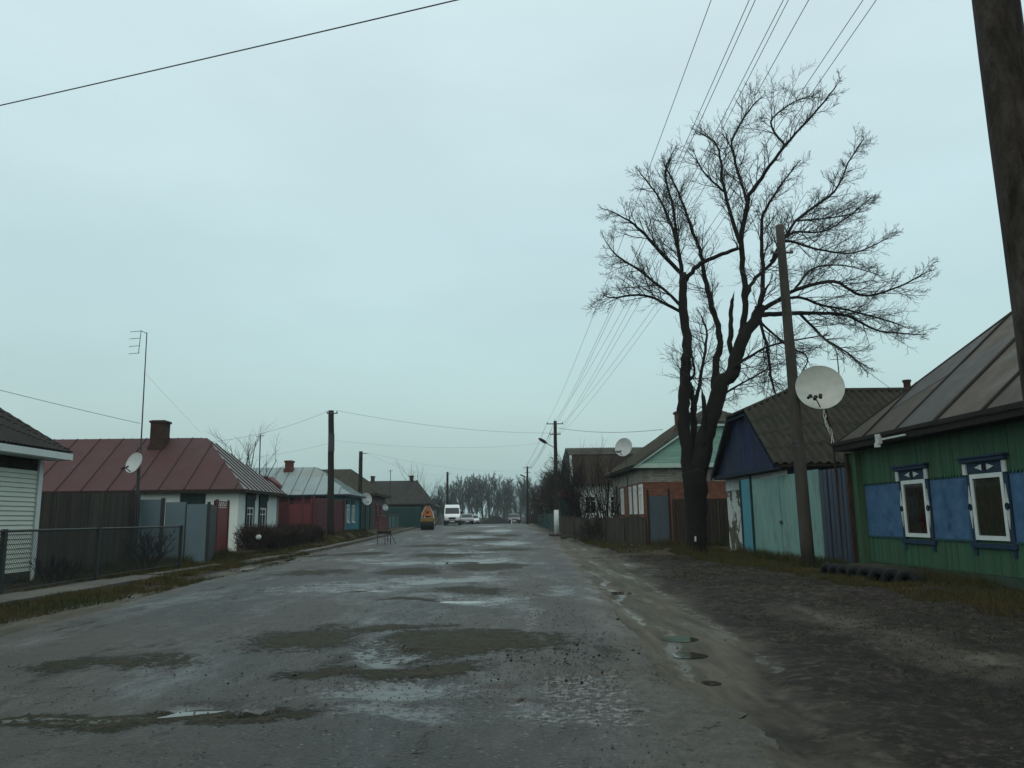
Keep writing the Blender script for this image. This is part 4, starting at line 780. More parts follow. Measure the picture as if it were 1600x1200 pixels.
zb = H(-9.7, 48); o = pole('utility_pole', 'dark wooden pole before the maroon fence, tallest on the left side', (-9.68, 48, zb-.1), (-9.83, 48, 8.02), .21, .17, 'pole_wood')
c = MB().box(-10.05, -9.4, 47.8, 47.86, 7.8, 7.86).build('crossarm', 'steel_dark', o); [insul(c, x, 47.83, 7.86) for x in (-10.03, -9.45)]
MB().tube((-9.75, 47.93, 5.5), (-9.77, 47.93, 6.6), .19, n=10).build('cable_bundle', 'steel_dark', o)
o = pole('utility_pole', 'pole rising behind the olive brown roof on the left side', (-10.6, 63.8, .5), (-10.6, 63.8, 6.85), .18, .15, 'pole_wood'); MB().box(-10.5, -10.1, 63.7, 63.76, 6.65, 6.7).build('crossarm', 'steel_dark', o)
zb = H(-6.18, 110); o = pole('utility_pole', 'farthest pole on the left, standing behind the white van', (-6.3, 110, zb), (-6.25, 110, 7.8), .19, .15, 'pole_wood'); MB().box(-6.2, -5.85, 109.9, 109.96, 7.5, 7.55).build('crossarm', 'steel_dark', o)
# wires
def wire(pts_a, pts_b, sag, label, r=.009, n=26):
    a, b = Vector(pts_a), Vector(pts_b); mb = MB(); mb.path([a.lerp(b, i/n)-Vector((0, 0, sag*4*(i/n)*(1-i/n))) for i in range(n+1)], r, 5, False); o = mb.build('overhead_wire', 'wire', recalc=False); return tag(o, label, 'wire', 'overhead wires')
FARW = [(4.09, 8.35, .5), (4.3, 7.55, .35), (4.46, 7.55, .3), (4.68, 8.55, .6), (4.88, 7.55, .4), (5.03, 7.55, .3), (5.23, 8.3, .55), (5.2, 7.6, .45)]
for i, ((x, z), (fx_, fz, sg)) in enumerate(zip(NEARW, FARW)): wire((x, 5.45, z), (fx_, 57.97, fz), sg, 'wire along the street above the bare tree, %s at the top edge' % nth(i, 8), .0055)
for i, (fx_, fz, s_) in enumerate(FARW[:4]): wire((fx_, 58, fz), (3.95+.3*i, 100, 7.5), .4, 'thin wire from lamp pole to far pole, %s of four' % nth(i, 4), .012)
wire((-14.0, 11.9, 6.54), (9.5, 4.0, 6.91), .12, 'thick dark cable crossing high over the road at top left', .0075)
wire((-9.45, 47.83, 8.0), (4.3, 57.97, 7.55), .35, 'wire crossing the street from the dark wooden pole to the lamp pole', .008)
wire((-10.03, 47.83, 7.95), (-17.5, 43, 5.6), .5, 'service wire dropping left from the dark wooden pole to the red roof', .008)
wire((-9.9, 47.9, 6.0), (-20, 44, 4.9), .5, 'lower service wire running left behind the red roof', .005)
wire((-9.7, 48, 6.2), (4.5, 57.97, 6.9), .45, 'faint lower wire crossing the street', .0045)
wire((-10.1, 63.7, 6.7), (-5.9, 110, 7.5), .7, 'wire leading from the pole behind the olive roof to the farthest left pole', .006)
wire((-10.1, 63.7, 6.75), (4.35, 100, 7.3), .6, 'long faint wire crossing the street toward the far right pole', .005)
wire((4.8, 58, 7.95), (9.6, 44, 6.2), .25, 'service wire dropping right from the lamp pole to the brick house', .014)
wire((-14.0, 14.5, 5.2), (-12.0, 27.0, 4.75), .06, 'service wire descending from the left picture edge to the tall thin aerial', .008)
wire((-12.0, 27.0, 6.55), (-14.9, 40.5, 5.9), .0, 'guy wire from the tall thin aerial to the red roof ridge', .003)
wire((9.2, 20.9, 4.0), (8.6, 14.0, 11.0), .0, 'x', .004) if False else None
wire((12.5, 24, 5.2), (8.6, 26, 9.8), .1, 'thin stay wire slanting up behind the leaning concrete pole', .007)
# ------------------------------------------------------------ left side
h = thing('siding_house', 'house clad in pale siding with dark roof at the left picture edge', 'house', (-11.7, 15, 0))
wallbox(h, -19, -11.74, 7, 20.8, -.1, 3.1, 'siding')
cl = MB(facade('x', -11.74, 1)); v = .25
while v < 2.75: cl.add([(7, v, .035), (20.66, v, .035), (20.66, v+.115, .006), (7, v+.115, .006), (7, v, .0), (20.66, v, .0)], [(0, 1, 2, 3), (4, 5, 1, 0)]); v += .115
cl.build('siding_boards', 'siding', h, recalc=False)
MB(facade('x', -11.74, 1)).box(7, 20.66, -.1, .25, .003, .05).build('plinth', 'concrete', h); MB(facade('x', -11.74, 1)).box(7, 20.66, 2.76, 3.09, .003, .02).build('frieze', 'dark_wood', h)
MB().box(-11.77, -11.68, 20.68, 20.86, -.05, 3.0).build('corner_trim', 'fascia_white', h)
window(h, facade('x', -11.74, 1), 10.5, 11.9, .9, 2.3)
pl = roof_planes(-19.5, -11.22, 6.4, 21.3, 3.26, 'y', 10.5, 17.2, 6.7); mb = MB(); [mb.add(q, [tuple(range(len(q)))]) for q in pl.values()]; mb.box(-19.5, -11.22, 6.4, 21.3, 3.08, 3.255); rf = mb.build('roof', 'slate_dark', h)
c_ = MB(); [corrugate(c_, q, .16, .02, .03, 5, 4) for q in pl.values()]; c_.build('roof_sheets', 'slate_dark', rf, recalc=False)
fs = MB(); fs.box(-11.22, -11.18, 6.4, 21.3, 3.07, 3.24); fs.box(-19.5, -11.22, 21.3, 21.33, 3.07, 3.24); fs.build('fascia', 'fascia_white', h); MB().box(-11.72, -11.22, 6.6, 21.2, 3.05, 3.078).build('soffit', 'fascia_white', h)
# chain link fence
f = thing('chain_link_fence', 'low chain link fence with steel posts along the footpath at left', 'fence', (-9.35, 18, 0)); T, Lf = facade2((-9.7, 25.2), (-9.22, 8.0), -1)
FZ = lambda u: H(-9.5, 25.2-u)
for i, u in enumerate((.05, 5.6, 9.5, 13.4, 17.0)): MB(T).box(u-.045, u+.045, FZ(u)-.1, 1.3+.02, -.045, .045).build('post', 'gate_dark', f)
MB(T).tube((0, 1.28, 0), (Lf, 1.28, 0), .024, n=6).build('top_rail', 'gate_dark', f)
MB(T).tube((0, .14, 0), (Lf, .14, 0), .008, n=4).build('bottom_wire', 'gate_dark', f)
mb = MB(T); p_ = .075; hh_ = 1.12; WR = .0075; n_ = int((Lf+hh_)/p_)
for i in range(n_):
    u = -hh_+i*p_
    for (a, b) in (((u, .14), (u+hh_, .14+hh_)), ((u+hh_, .14), (u, .14+hh_))):
        (au, av), (bu, bv) = a, b
        t0_ = max(0, (0-min(au, bu))/hh_); t1_ = min(1, (Lf-min(au, bu))/hh_)
        if t1_ <= t0_: continue
        if bu > au: P0, P1 = (lerp(au, bu, t0_), lerp(av, bv, t0_)), (lerp(au, bu, t1_), lerp(av, bv, t1_))
        else: P0, P1 = (lerp(bu, au, t0_), lerp(bv, av, t0_)), (lerp(bu, au, t1_), lerp(bv, av, t1_))
        mb.add([(P0[0], P0[1]-WR, 0), (P1[0], P1[1]-WR, 0), (P1[0], P1[1]+WR, 0.001), (P0[0], P0[1]+WR, .001)], [(0, 1, 2, 3)])
mb.build('wire_mesh', 'gate_dark', f, recalc=False)
f = thing('board_fence', 'tall weathered grey board fence between the siding house and the blue gate', 'fence', (-11.9, 24.5, 0)); T, Lf = facade2((-11.80, 20.88), (-12.15, 27.7), 1)
r = random.Random(9); mb = MB(T); u = 0
while u < Lf-.05: w_ = r.uniform(.13, .19); mb.box(u, min(Lf, u+w_)-.008, -.05, lerp(2.22, 2.42, u/Lf)+r.uniform(-.03, .02), 0, .02+r.uniform(0, .012)); u += w_
mb.build('boards', 'wood_grey', f); [MB(T).box(0, Lf, v, v+.09, -.07, -.003).build('rail', 'dark_wood', f) for v in (.5, 1.9)]
gt = thing('metal_gate', 'grey blue sheet metal gate behind the end of the chain link fence', 'gate', (-11, 27.8, 0)); T, Lg = facade2((-12.05, 27.75), (-9.92, 28.0), 1)
sheet(T, -.25, .62, -.02, 2.2).build('side_panel', 'gate_greyblue', gt); sheet(T, .74, 1.42, .02, 2.1).build('gate_leaf', 'gate_greyblue', gt); sheet(T, 1.44, Lg, .0, 2.02, .004).build('gate_leaf', 'gate_greyblue', gt)
MB(T).box(.60, .73, -.05, 2.24, .013, .07).build('post', 'gate_dark', gt); MB(T).box(1.405, 1.45, .0, 2.04, .017, .03).build('lock_strip', 'gate_dark', gt); MB(T).box(Lg-.02, Lg+.08, -.05, 2.1, -.03, .04).build('post', 'gate_dark', gt)
f = thing('sheet_fence', 'dark grey fence stretch between the grey blue gate and the narrow red gate', 'fence', (-10.4, 30, 0)); T, Lf = facade2((-9.86, 28.1), (-11.05, 32.2), -1)
mb = vplanks(T, 0, Lf, -.05, 2.02, .22, 0, .015, .008, seed=3); mb.build('sheets', 'gate_dark', f); MB(T).box(Lf-.5, Lf-.42, -.05, 2.25, .03, .1).build('post', 'dark_wood', f)
gt = thing('wicket_gate', 'narrow dark red gate with a fretwork top at the corner of the white house', 'gate', (-11.1, 33.2, 0)); T, Lg = facade2((-11.08, 32.3), (-11.2, 34.1), -1)
sheet(T, .1, Lg-.1, .05, 1.98, 0, .03).build('gate_leaf', 'maroon', gt)
for u in (0, Lg-.12): MB(T).box(u, u+.12, -.05, 2.3, -.03, .06).build('post', 'maroon_dull', gt)
q = MB(T); q.box(.12, Lg-.12, 2.2, 2.24, 0, .03); q.box(.12, Lg-.12, 2.0, 2.04, 0, .03)
for i in range(6): q.tube((.15+i*.27, 2.04, .015), (.15+(i+.5)*.27, 2.2, .015), .012, n=4); q.tube((.15+(i+.5)*.27, 2.2, .015), (.15+(i+1)*.27, 2.04, .015), .012, n=4)
q.build('fretwork', 'maroon_dull', gt); MB(T).box(-.12, -.01, .9, 1.35, .03, .08).build('letter_box', 'concrete', gt)
h = thing('whitewashed_house', 'whitewashed house under a long dark red metal hip roof', 'house', (-12.15, 42, 0))
wallbox(h, -28, -12.15, 38.3, 45.4, -.1, 2.86, 'plaster_white'); zg = .1
T = facade('x', -12.15, 1)
for a in (39.55, 41.75):
    window(h, T, a, a+1.1, .95, 2.1, 'white_worn', .09, .0, .05)
    k = MB(T); k.box(a-.12, a-.005, .8, 2.72, .003, .07); k.box(a+1.105, a+1.22, .8, 2.72, .003, .07); k.box(a-.004, a+1.104, 2.105, 2.72, .003, .065); k.box(a-.2, a+1.3, 2.45, 2.78, .072, .1); k.box(a-.15, a+1.25, .72, .795, .003, .12); k.build('window_casing', 'green_dark', h)
MB(T).box(38.3, 45.4, -.1, .3, .003, .03).build('plinth', 'plaster_cream', h); MB(T).box(45.1, 45.4, .3, 2.8, .003, .03).build('corner_board', 'plaster_cream', h)
T = facade('y', 38.3, -1); MB(T).box(-14.9, -13.7, 0, 2.75, .003, .04).build('door', 'green_dark', h)
for a in (-19.5, -23): window(h, T, a, a+1.1, 1, 2.3, 'green_dark')
pl = roof_planes(-29, -11.78, 37.9, 45.8, 2.92, 'x', -26, -15.05, 5.78); mb = MB(); roof_solid(mb, pl, 2.92, .13); rf = mb.build('roof', 'roof_red', h)
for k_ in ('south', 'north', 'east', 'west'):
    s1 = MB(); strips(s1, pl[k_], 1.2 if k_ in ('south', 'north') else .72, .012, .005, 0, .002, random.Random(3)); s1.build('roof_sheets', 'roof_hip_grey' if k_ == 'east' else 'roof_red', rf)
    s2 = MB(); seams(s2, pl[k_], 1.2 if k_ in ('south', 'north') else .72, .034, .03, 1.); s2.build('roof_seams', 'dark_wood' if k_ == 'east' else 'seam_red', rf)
MB().box(-29, -11.78, 37.88, 37.9, 2.78, 2.9).box(-11.78, -11.75, 37.9, 45.8, 2.78, 2.9).build('fascia', 'dark_wood', h)
chimney(h, -17.3, 41.3, .72, 4.7, 6.65)
an = thing('antenna', 'tall thin aerial with four short rods, rising before the red roof', 'antenna', (-11.98, 27.05, 0), 'aerials'); MB().path([(-11.9, 27.08, 0), (-11.95, 27.08, 3), (-12.0, 27.05, 7.95)], [.03, .026, .016], 6).build('mast', 'steel_dark', an)
y_ = MB(); y_.tube((-12.02, 27.05, 7.92), (-12.22, 27.05, 8.02), .011, n=5); y_.tube((-12.2, 27.05, 8.0), (-12.24, 27.05, 7.2), .012, n=5); [y_.tube((-12.22, 27.05, z), (-12.58, 27.05, z-.03), .010, n=5) for z in (8.0, 7.75, 7.48, 7.22)]; y_.build('aerial_rods', 'steel_dark', an)
def aerial(x, y, z0, z1, lab):
    a = thing('antenna', lab, 'antenna', (x, y, z0), 'aerials'); MB().path([(x, y, z0), (x+.03, y, (z0+z1)/2), (x, y, z1)], .035, 6).build('mast', 'steel_dark', a); m_ = MB(); m_.tube((x-.25, y, z1-.15), (x+.25, y, z1-.1), .02, n=4); m_.build('aerial_rods', 'steel_dark', a)
aerial(-14.95, 51, 2.0, 6.95, 'thin aerial between the red roof and the pale blue roof'); aerial(-10.8, 84.0, .6, 6.6, 'thin aerial before the dark roofed house far left'); 
# hedge
def twigs(mb, rg, n, sampler, ln=(.15, .4), r=.006, up=.5, nn=3):
    for i in range(n):
        p = Vector(sampler(rg)); d = Vector((rg.uniform(-1, 1), rg.uniform(-1, 1), rg.uniform(-.3, 1)+up)).normalized(); L_ = rg.uniform(*ln); mb.path([p, p+d*L_*.5+Vector((rg.uniform(-.03, .03), 0, rg.uniform(-.03, .03))), p+d*L_], [r, r*.8, r*.4], nn, False)
rg = random.Random(11); mb = MB()
def hs(rg): f = rg.random(); return (lerp(-10.75, -9.95, f)+rg.uniform(-.55, .55), lerp(35.2, 45.2, f), H(-10.3, 40)+.02+rg.random()**.8*(.85+.12*math.sin(f*17)))
twigs(mb, rg, 9000, hs, (.15, .42), .011, .5); tag(mb.build('hedge', 'hedge', recalc=False), 'dark leafless reddish brown hedge before the whitewashed house and maroon gate', 'hedge')
tag(MB().ball((-10.25, 35.3, .72), .12, 10).build('white_ball', 'white_worn', smooth=True), 'small white ball at the near end of the dark hedge', 'ball')
# maroon gate and fence
gt = thing('metal_gate', 'dark red gate with brighter door and lighter leaf, behind the hedge', 'gate', (-11.5, 46.8, .3)); T, Lg = facade2((-12.9, 46.6), (-10.75, 47.4), 1); z0 = .2
sheet(T, 0, 1.0, z0, 2.62).build('side_panel', 'maroon_dull', gt); sheet(T, 1.02, Lg, z0, 2.35, .02, .03).build('gate_leaf', 'maroon', gt)
for u in (.98, Lg-.5, Lg): MB(T).box(u-.05, u+.06, z0, 2.75, .0, .09).build('post', 'maroon_dull', gt)
MB(T).box(1.05, 1.75, z0, 2.3, .052, .07).build('door', 'maroon', gt); MB(T).box(0, 1.0, 2.63, 2.7, -.1, .12).build('coping', 'dark_wood', gt)
q = MB(T); [q.tube((1.1+.25*i, 2.36, .03), (1.1+.25*i, 2.52, .03), .02, n=4) for i in range(5)]; q.build('finials', 'maroon_dull', gt)
f = thing('sheet_fence', 'maroon sheet fence running up to the teal blue house behind the wooden pole', 'fence', (-10.2, 50, .4)); T, Lf = facade2((-10.7, 47.5), (-9.9, 53.2), 1); vplanks(T, 0, Lf, .15, 2.75, .4, 0, .02, .01, seed=5).build('sheets', 'maroon_dull', f)
for u in (0, Lf*.5, Lf-.1): MB(T).box(u, u+.1, .2, 2.85, .04, .1).build('post', 'maroon', f)
# teal blue house
h = thing('blue_roof_house', 'teal blue plank house with pale blue metal hip roof and brick chimney', 'house', (-9.9, 56, .6))
wallbox(h, -22, -9.92, 53.3, 59.4, .3, 3.06, 'wood_grey'); T = facade('x', -9.92, 1); vplanks(T, 53.25, 59.45, .45, 3.0, .16, .003, .02, .008, seed=6).build('plank_cladding', 'teal_wall', h)
wallbox(h, -11.2, -9.93, 53.24, 53.29, .4, 3.0, 'teal_wall', 'plank_return'); wallbox(h, -13.2, -11.2, 53.2, 53.29, .4, 2.95, 'maroon_dull', 'porch_panel')
for a in (54.1, 56.1): window(h, T, a, a+.85, 1.25, 2.45, 'white_worn', .1, .035, .09); MB(T).box(a-.15, a+1.0, 2.47, 2.75, .035, .1).build('window_casing', 'teal_dark', h)
for u in (53.3, 59.2): MB(T).box(u, u+.16, .4, 3.0, .035, .07).build('corner_board', 'teal_dark', h)
pl = roof_planes(-23, -9.5, 52.95, 59.7, 3.1, 'x', -20, -12.45, 5.12); mb = MB(); roof_solid(mb, pl, 3.1, .1); rf = mb.build('roof', 'roof_blue', h); s1 = MB(); [strips(s1, q, .8, .012, .005, 0, .002) for q in pl.values()]; s1.build('roof_sheets', 'roof_blue', rf); s2 = MB(); [seams(s2, q, .8, .022, .03, 1.) for q in pl.values()]; s2.build('roof_seams', 'teal_rail', rf)
MB().box(-23, -9.5, 52.93, 52.948, 2.98, 3.09).box(-9.5, -9.48, 52.95, 59.7, 2.98, 3.09).build('fascia', 'dark_blue_wall', h)
chimney(h, -14.3, 56.0, .5, 4.75, 5.6, 'brick_chimney_red')
dm = MB(); dm.prism([(-16.1, 53.2, 3.3), (-14.2, 53.2, 3.3), (-14.2, 53.2, 3.75), (-15.15, 53.2, 4.4), (-16.1, 53.2, 3.75)], (0, 2, 0)); d = dm.build('dormer', 'maroon_dull', h)
f = thing('board_fence', 'dark teal fence between the teal blue house and the mauve walled house', 'fence', (-9.85, 62, .6)); T, Lf = facade2((-9.88, 59.5), (-9.85, 65.1), 1); vplanks(T, 0, Lf, .5, 2.55, .2, 0, .02, .01, seed=7).build('boards', 'teal_dark', f); [MB(T).box(u, u+.12, .5, 2.7, .03, .09).build('post', 'green_dark', f) for u in (.1, 2.2, 4.4)]
h = thing('mauve_house', 'mauve plank house under an olive brown hip roof', 'house', (-9.8, 69, .6))
wallbox(h, -20, -9.82, 65.3, 73, .3, 3.4, 'mauve_wall'); T = facade('x', -9.82, 1); vplanks(T, 65.3, 73, .45, 3.3, .18, .003, .02, .008, seed=2).build('plank_cladding', 'mauve_wall', h)
for a in (66.6, 69.2): window(h, T, a, a+.9, 1.1, 2.7, 'maroon', .1, .035, .08)
pl = roof_planes(-21, -9.35, 64.9, 73.4, 3.44, 'x', -17.5, -12.35, 5.75); mb = MB(); roof_solid(mb, pl, 3.44, .12); rf = mb.build('roof', 'slate_olive', h); c_ = MB(); [corrugate(c_, q, .25, .03, .03, 4, 3) for q in pl.values()]; c_.build('roof_sheets', 'slate_olive', rf, recalc=False)
f = thing('low_fence', 'low pale teal panel fence with a light rail past the mauve house', 'fence', (-9.8, 78, .6)); T, Lf = facade2((-9.75, 73.6), (-9.75, 83), 1)
for i in range(3): MB(T).box(i*3.1+.15, i*3.1+2.95, .5, 1.75, 0, .04).build('panel', 'teal_rail', f); MB(T).box(i*3.1, i*3.1+.15, .4, 1.95, -.02, .06).build('post', 'green_dark', f)
MB(T).box(0, Lf, 1.8, 1.95, .045, .1).build('top_rail', 'concrete', f)
h = thing('dark_house', 'low dark blue house with blackish hip roof behind the roadworks machine', 'house', (-8, 90, .64))
wallbox(h, -18, -7.5, 86, 94.5, .3, 3.05, 'dark_blue_wall'); pl = roof_planes(-19, -6.8, 85.6, 95, 3.0, 'x', -14.5, -8.6, 5.7); mb = MB(); roof_solid(mb, pl, 3.0, .12); rf = mb.build('roof', 'slate_dark', h); c_ = MB(); [corrugate(c_, q, .3, .03, .03, 4, 3) for q in pl.values()]; c_.build('roof_sheets', 'slate_dark', rf, recalc=False)
MB().tube((-6.8, 85.6, 3.05), (-8.6, 90.3, 5.76), .07, n=6).build('ridge_cap', 'concrete', rf); chimney(h, -9.2, 90.3, .4, 5.3, 6.3); chimney(h, -13.6, 90.3, .4, 5.3, 6.3)
T = facade('x', -7.5, 1); window(h, T, 87.5, 88.6, 1.3, 2.5); window(h, T, 90.5, 91.6, 1.3, 2.5)
f = thing('board_fence', 'tall teal green fence below the dark blue house', 'fence', (-9, 84, .64)); T, Lf = facade2((-11.5, 84), (-7.6, 84.6), 1); vplanks(T, 0, Lf, .5, 2.7, .3, 0, .02, .01, seed=9).build('boards', 'teal_dark', f); MB(T).box(0, Lf, 2.6, 2.68, .04, .07).build('rail', 'teal_rail', f)
f = thing('board_fence', 'dark red fence between the roadworks machine and the white van', 'fence', (-7.5, 99, .6)); T, Lf = facade2((-7.6, 95.5), (-7.4, 104), 1); vplanks(T, 0, Lf, .5, 2.2, .3, 0, .02, .01, seed=2).build('boards', 'maroon_dull', f)
h = thing('grey_house', 'grey walled house past the dark blue house, behind the van', 'house', (-8, 108, .6)); wallbox(h, -16, -7.9, 105, 112, .0, 3.0, 'plaster_cream'); pl = roof_planes(-16.6, -7.3, 104.5, 112.5, 3.0, 'x', -13, -10.6, 5.5); mb = MB(); roof_solid(mb, pl, 3.0, .12); mb.build('roof', 'slate_dark', h); window(h, facade('x', -7.9, 1), 106.5, 107.6, 1.2, 2.4)
# beyond the crest
for i, (x, y, w_, d_, hh, m1, m2, lab) in enumerate(((.6, 178, 8, 9, 3.0, 'plaster_cream', 'slate_dark', 'grey gabled house just beyond the crest in the middle of the road'), (-5.0, 195, 8, 8, 2.6, 'wood_old', 'slate_dark', 'long low dark house beyond the crest, left of the grey gabled one'), (9, 190, 9, 8, 2.6, 'wood_old', 'slate_olive', 'dark house beyond the crest behind the right verge'))):
    z = H(x, y); zz = z+hh-.35; h = thing('distant_house', lab, 'house', (x, y, z)); wallbox(h, x-w_/2, x+w_/2, y, y+d_, z-.2, z+2.2, m1)
    gm = MB(); gm.prism([(x-w_/2-.5, y-.4, z+2.1), (x+w_/2+.5, y-.4, z+2.1), (x, y-.4, z+hh+1.3)], (0, d_+.8, 0)); gm.build('roof', m2, h); MB().prism([(x-w_/2-.5, y-.46, z+2.02), (x-w_/2-.5, y-.46, z+2.25), (x, y-.46, z+hh+1.42), (x, y-.46, z+hh+1.2)], (0, .05, 0)).prism([(x+w_/2+.5, y-.46, z+2.02), (x+w_/2+.5, y-.46, z+2.25), (x, y-.46, z+hh+1.42), (x, y-.46, z+hh+1.2)], (0, .05, 0)).build('bargeboard', 'concrete', h)
    for a in (x-1.8, x+.8): window(h, facade('y', y, -1), a, a+1, z+.8, z+1.8, 'white_worn', .1)
# ------------------------------------------------------------ vehicles
def prof_body(mb, prof, wfun, n=None):
    """closed side profile [(y,z)] swept across; half width from wfun(y,z); rounded shoulder by an inset ring"""
    A = [(-wfun(y, z), y, z) for y, z in prof]; B = [(wfun(y, z), y, z) for y, z in prof]; cy = sum(p[0] for p in prof)/len(prof); cz = sum(p[1] for p in prof)/len(prof)
    sh = lambda p, k, s: (p[0]+s*.05, cy+(p[1]-cy)*k, cz+(p[2]-cz)*k)
    A1 = [(a[0]*.94, a[1], a[2]) for a in A]; B1 = [(b[0]*.94, b[1], b[2]) for b in B]; A0 = [(a[0], cy+(a[1]-cy)*.985, cz+(a[2]-cz)*.97) for a in A]; B0 = [(b[0], cy+(b[1]-cy)*.985, cz+(b[2]-cz)*.97) for b in B]
    n = len(prof); f = [tuple(range(n))[::-1], tuple(range(3*n, 4*n))]
    for r_ in range(3): f += [(r_*n+i, r_*n+(i+1) % n, (r_+1)*n+(i+1) % n, (r_+1)*n+i) for i in range(n)]
    return mb.add(A0+A1+B1+B0, f)
def wheel(root, x, y, r=.33, w=.2):
    s = 1 if x > 0 else -1; t = MB(); t.lathe((x, y, r), (s, 0, 0), [(0, -w/2), (r*.8, -w/2), (r, -w*.35), (r, w*.35), (r*.85, w/2), (r*.6, w/2), (r*.6, w*.3)], 20); t_ = t.build('wheel', 'rubber', root, smooth=False)
    q = MB(); q.lathe((x, y, r), (s, 0, 0), [(r*.6, w*.3), (r*.55, w*.38), (r*.2, w*.30), (0, w*.34)], 16); q.build('rim', 'car_silver', t_)
def van(loc, rz):
    v = thing('van', 'white high roof van parked nose toward us on the left verge', 'van', (0, 0, 0)); L_ = 5.4
    P = [(-2.75, .35), (-2.8, .55), (-2.78, .95), (-2.62, 1.12), (-1.95, 1.38), (-1.2, 2.1), (-.75, 2.38), (-.2, 2.52), (2.5, 2.52), (2.68, 2.3), (2.75, .5), (2.6, .35)]
    wf = lambda y, z: (1.0-max(0, z-1.2)*.10)*(1-.10*max(0, (-y-2.2)/.6))
    prof_body(MB(), P, wf).build('body', 'van_white', v, smooth=False)
    def front(z0, z1, y0, y1, w0, w1, m, nm, off=.015, par=v):
        q = MB(); q.add([(-w0, y0-off, z0+off*.6), (w0, y0-off, z0+off*.6), (w1, y1-off, z1+off*.6), (-w1, y1-off, z1+off*.6)], [(0, 1, 2, 3)]); return q.build(nm, m, par)
    front(1.40, 2.12, -1.93, -1.18, .86, .80, 'glass_dark', 'windscreen')
    MB().box(-.96, .96, -2.86, -2.6, .3, .62).build('bumper', 'plastic_dark', v); MB().box(-.42, .42, -2.83, -2.75, .72, .98).build('grille', 'plastic_dark', v)
    MB().box(-.27, .27, -2.89, -2.862, .42, .54).build('number_plate', 'fascia_white', v)
    for s in (-1, 1):
        MB().prism([(s*.88, -2.80, .75), (s*.5, -2.82, .78), (s*.55, -2.70, 1.02), (s*.88, -2.62, 1.08)], (0, .08, 0)).build('headlight', 'headlight', v)
        MB().box(min(s*1.0, s*1.22), max(s*1.0, s*1.22), -1.75, -1.6, 1.35, 1.7).build('mirror', 'plastic_dark', v)
        g_ = MB(); xs_ = s*.965; g_.add([(s*.985, -1.75, 1.35), (s*.985, -.75, 1.35), (s*.935, -.75, 1.95), (s*.945, -1.15, 1.95)], [(0, 1, 2, 3)]); g_.build('side_window', 'glass_dark', v)
        for y in (-1.85, 1.75): wheel(v, s*.92, y, .35, .24)
    v.location = loc; v.rotation_euler.z = rz; return v
def car(label, m, loc, rz, name='parked_car'):
    v = thing(name, label, 'car', (0, 0, 0)); P = [(-2.05, .3), (-2.15, .5), (-2.1, .72), (-1.0, .92), (-.35, 1.38), (.2, 1.45), (.95, 1.4), (1.5, .98), (2.05, .92), (2.12, .6), (2.05, .3)]
    wf = lambda y, z: .86-max(0, z-.85)*.28
    prof_body(MB(), P, wf).build('body', m, v); q = MB(); q.add([(-.76, -1.0, .965), (.76, -1.0, .965), (.66, -.37, 1.375), (-.66, -.37, 1.375)], [(0, 1, 2, 3)]); q.build('windscreen', 'glass_dark', v); q = MB(); q.add([(-.72, 1.5, 1.02), (.72, 1.5, 1.02), (.64, 1.0, 1.39), (-.64, 1.0, 1.39)], [(0, 1, 2, 3)]); q.build('rear_window', 'glass_dark', v)
    for s in (-1, 1):
        g_ = MB(); g_.add([(s*.845, -.85, .95), (s*.845, 1.3, .97), (s*.74, .9, 1.33), (s*.74, -.3, 1.33)], [(0, 1, 2, 3)]); g_.build('side_window', 'glass_dark', v)
        MB().box(min(s*.5, s*.8), max(s*.5, s*.8), -2.17, -2.1, .55, .7).build('headlight', 'headlight', v); MB().box(min(s*.84, s*1.0), max(s*.84, s*1.0), -.75, -.65, .9, 1.02).build('mirror', 'plastic_dark', v)
        for y in (-1.3, 1.3): wheel(v, s*.76, y, .3, .18)
    MB().box(-.84, .84, -2.2, -2.08, .28, .5).build('bumper', 'plastic_dark', v); MB().box(-.25, .25, -2.215, -2.202, .35, .46).build('number_plate', 'fascia_white', v)
    v.location = loc; v.rotation_euler.z = rz; return v
van((-5.05, 99, H(-5, 98)-.0), R(3)); car('silver estate car parked just behind the white van', 'car_silver', (-3.6, 110, H(-3.6, 110)), R(4)); car('white car parked at the crest, right of the silver one', 'van_white', (-2.85, 113.5, H(-2.85, 113.5)-.1), R(2))
car('dark car coming over the crest at the right edge of the road', 'car_dark', (3.1, 118, H(3.1, 118)+.05), R(0), 'moving_car')
tag(MB().tube((2.55, 109, H(2.5, 109)-.1), (2.55, 109, H(2.5, 109)+.55), .05).ball((2.55, 109, H(2.5, 109)+.55), .05, 6).build('white_post', 'white_paint'), 'short white post at the crest beside the oncoming dark car', 'post')
# roadworks machine with the orange triangle
v = thing('road_roller', 'small yellow roadworks machine with an orange triangle board on its back', 'road roller', (0, 0, 0))
MB().prism([(-.6, -1.0, .55), (-.6, -1.0, 1.05), (-.6, -.7, 1.15), (-.6, .2, 1.15), (-.6, .4, 1.0), (-.6, 1.0, .95), (-.6, 1.0, .55)], (1.2, 0, 0)).build('body', 'yellow', v)
MB().box(-.68, .68, -1.1, -1.001, .78, 1.12).build('rear_panel', 'yellow', v)
for y in (-.85, .85): MB().lathe((-.62, y, .43), (1, 0, 0), [(0, 0), (.38, 0), (.43, .04), (.43, 1.2), (.38, 1.24), (0, 1.24)], 24).build('drum', 'rubber', v)
MB().prism([(.62, -1.0, .6), (.62, -.6, 1.2), (.62, .2, 1.2), (.62, 0, .3), (.62, -.7, .25)], (.06, 0, 0)).build('side_plate', 'fascia_white', v)
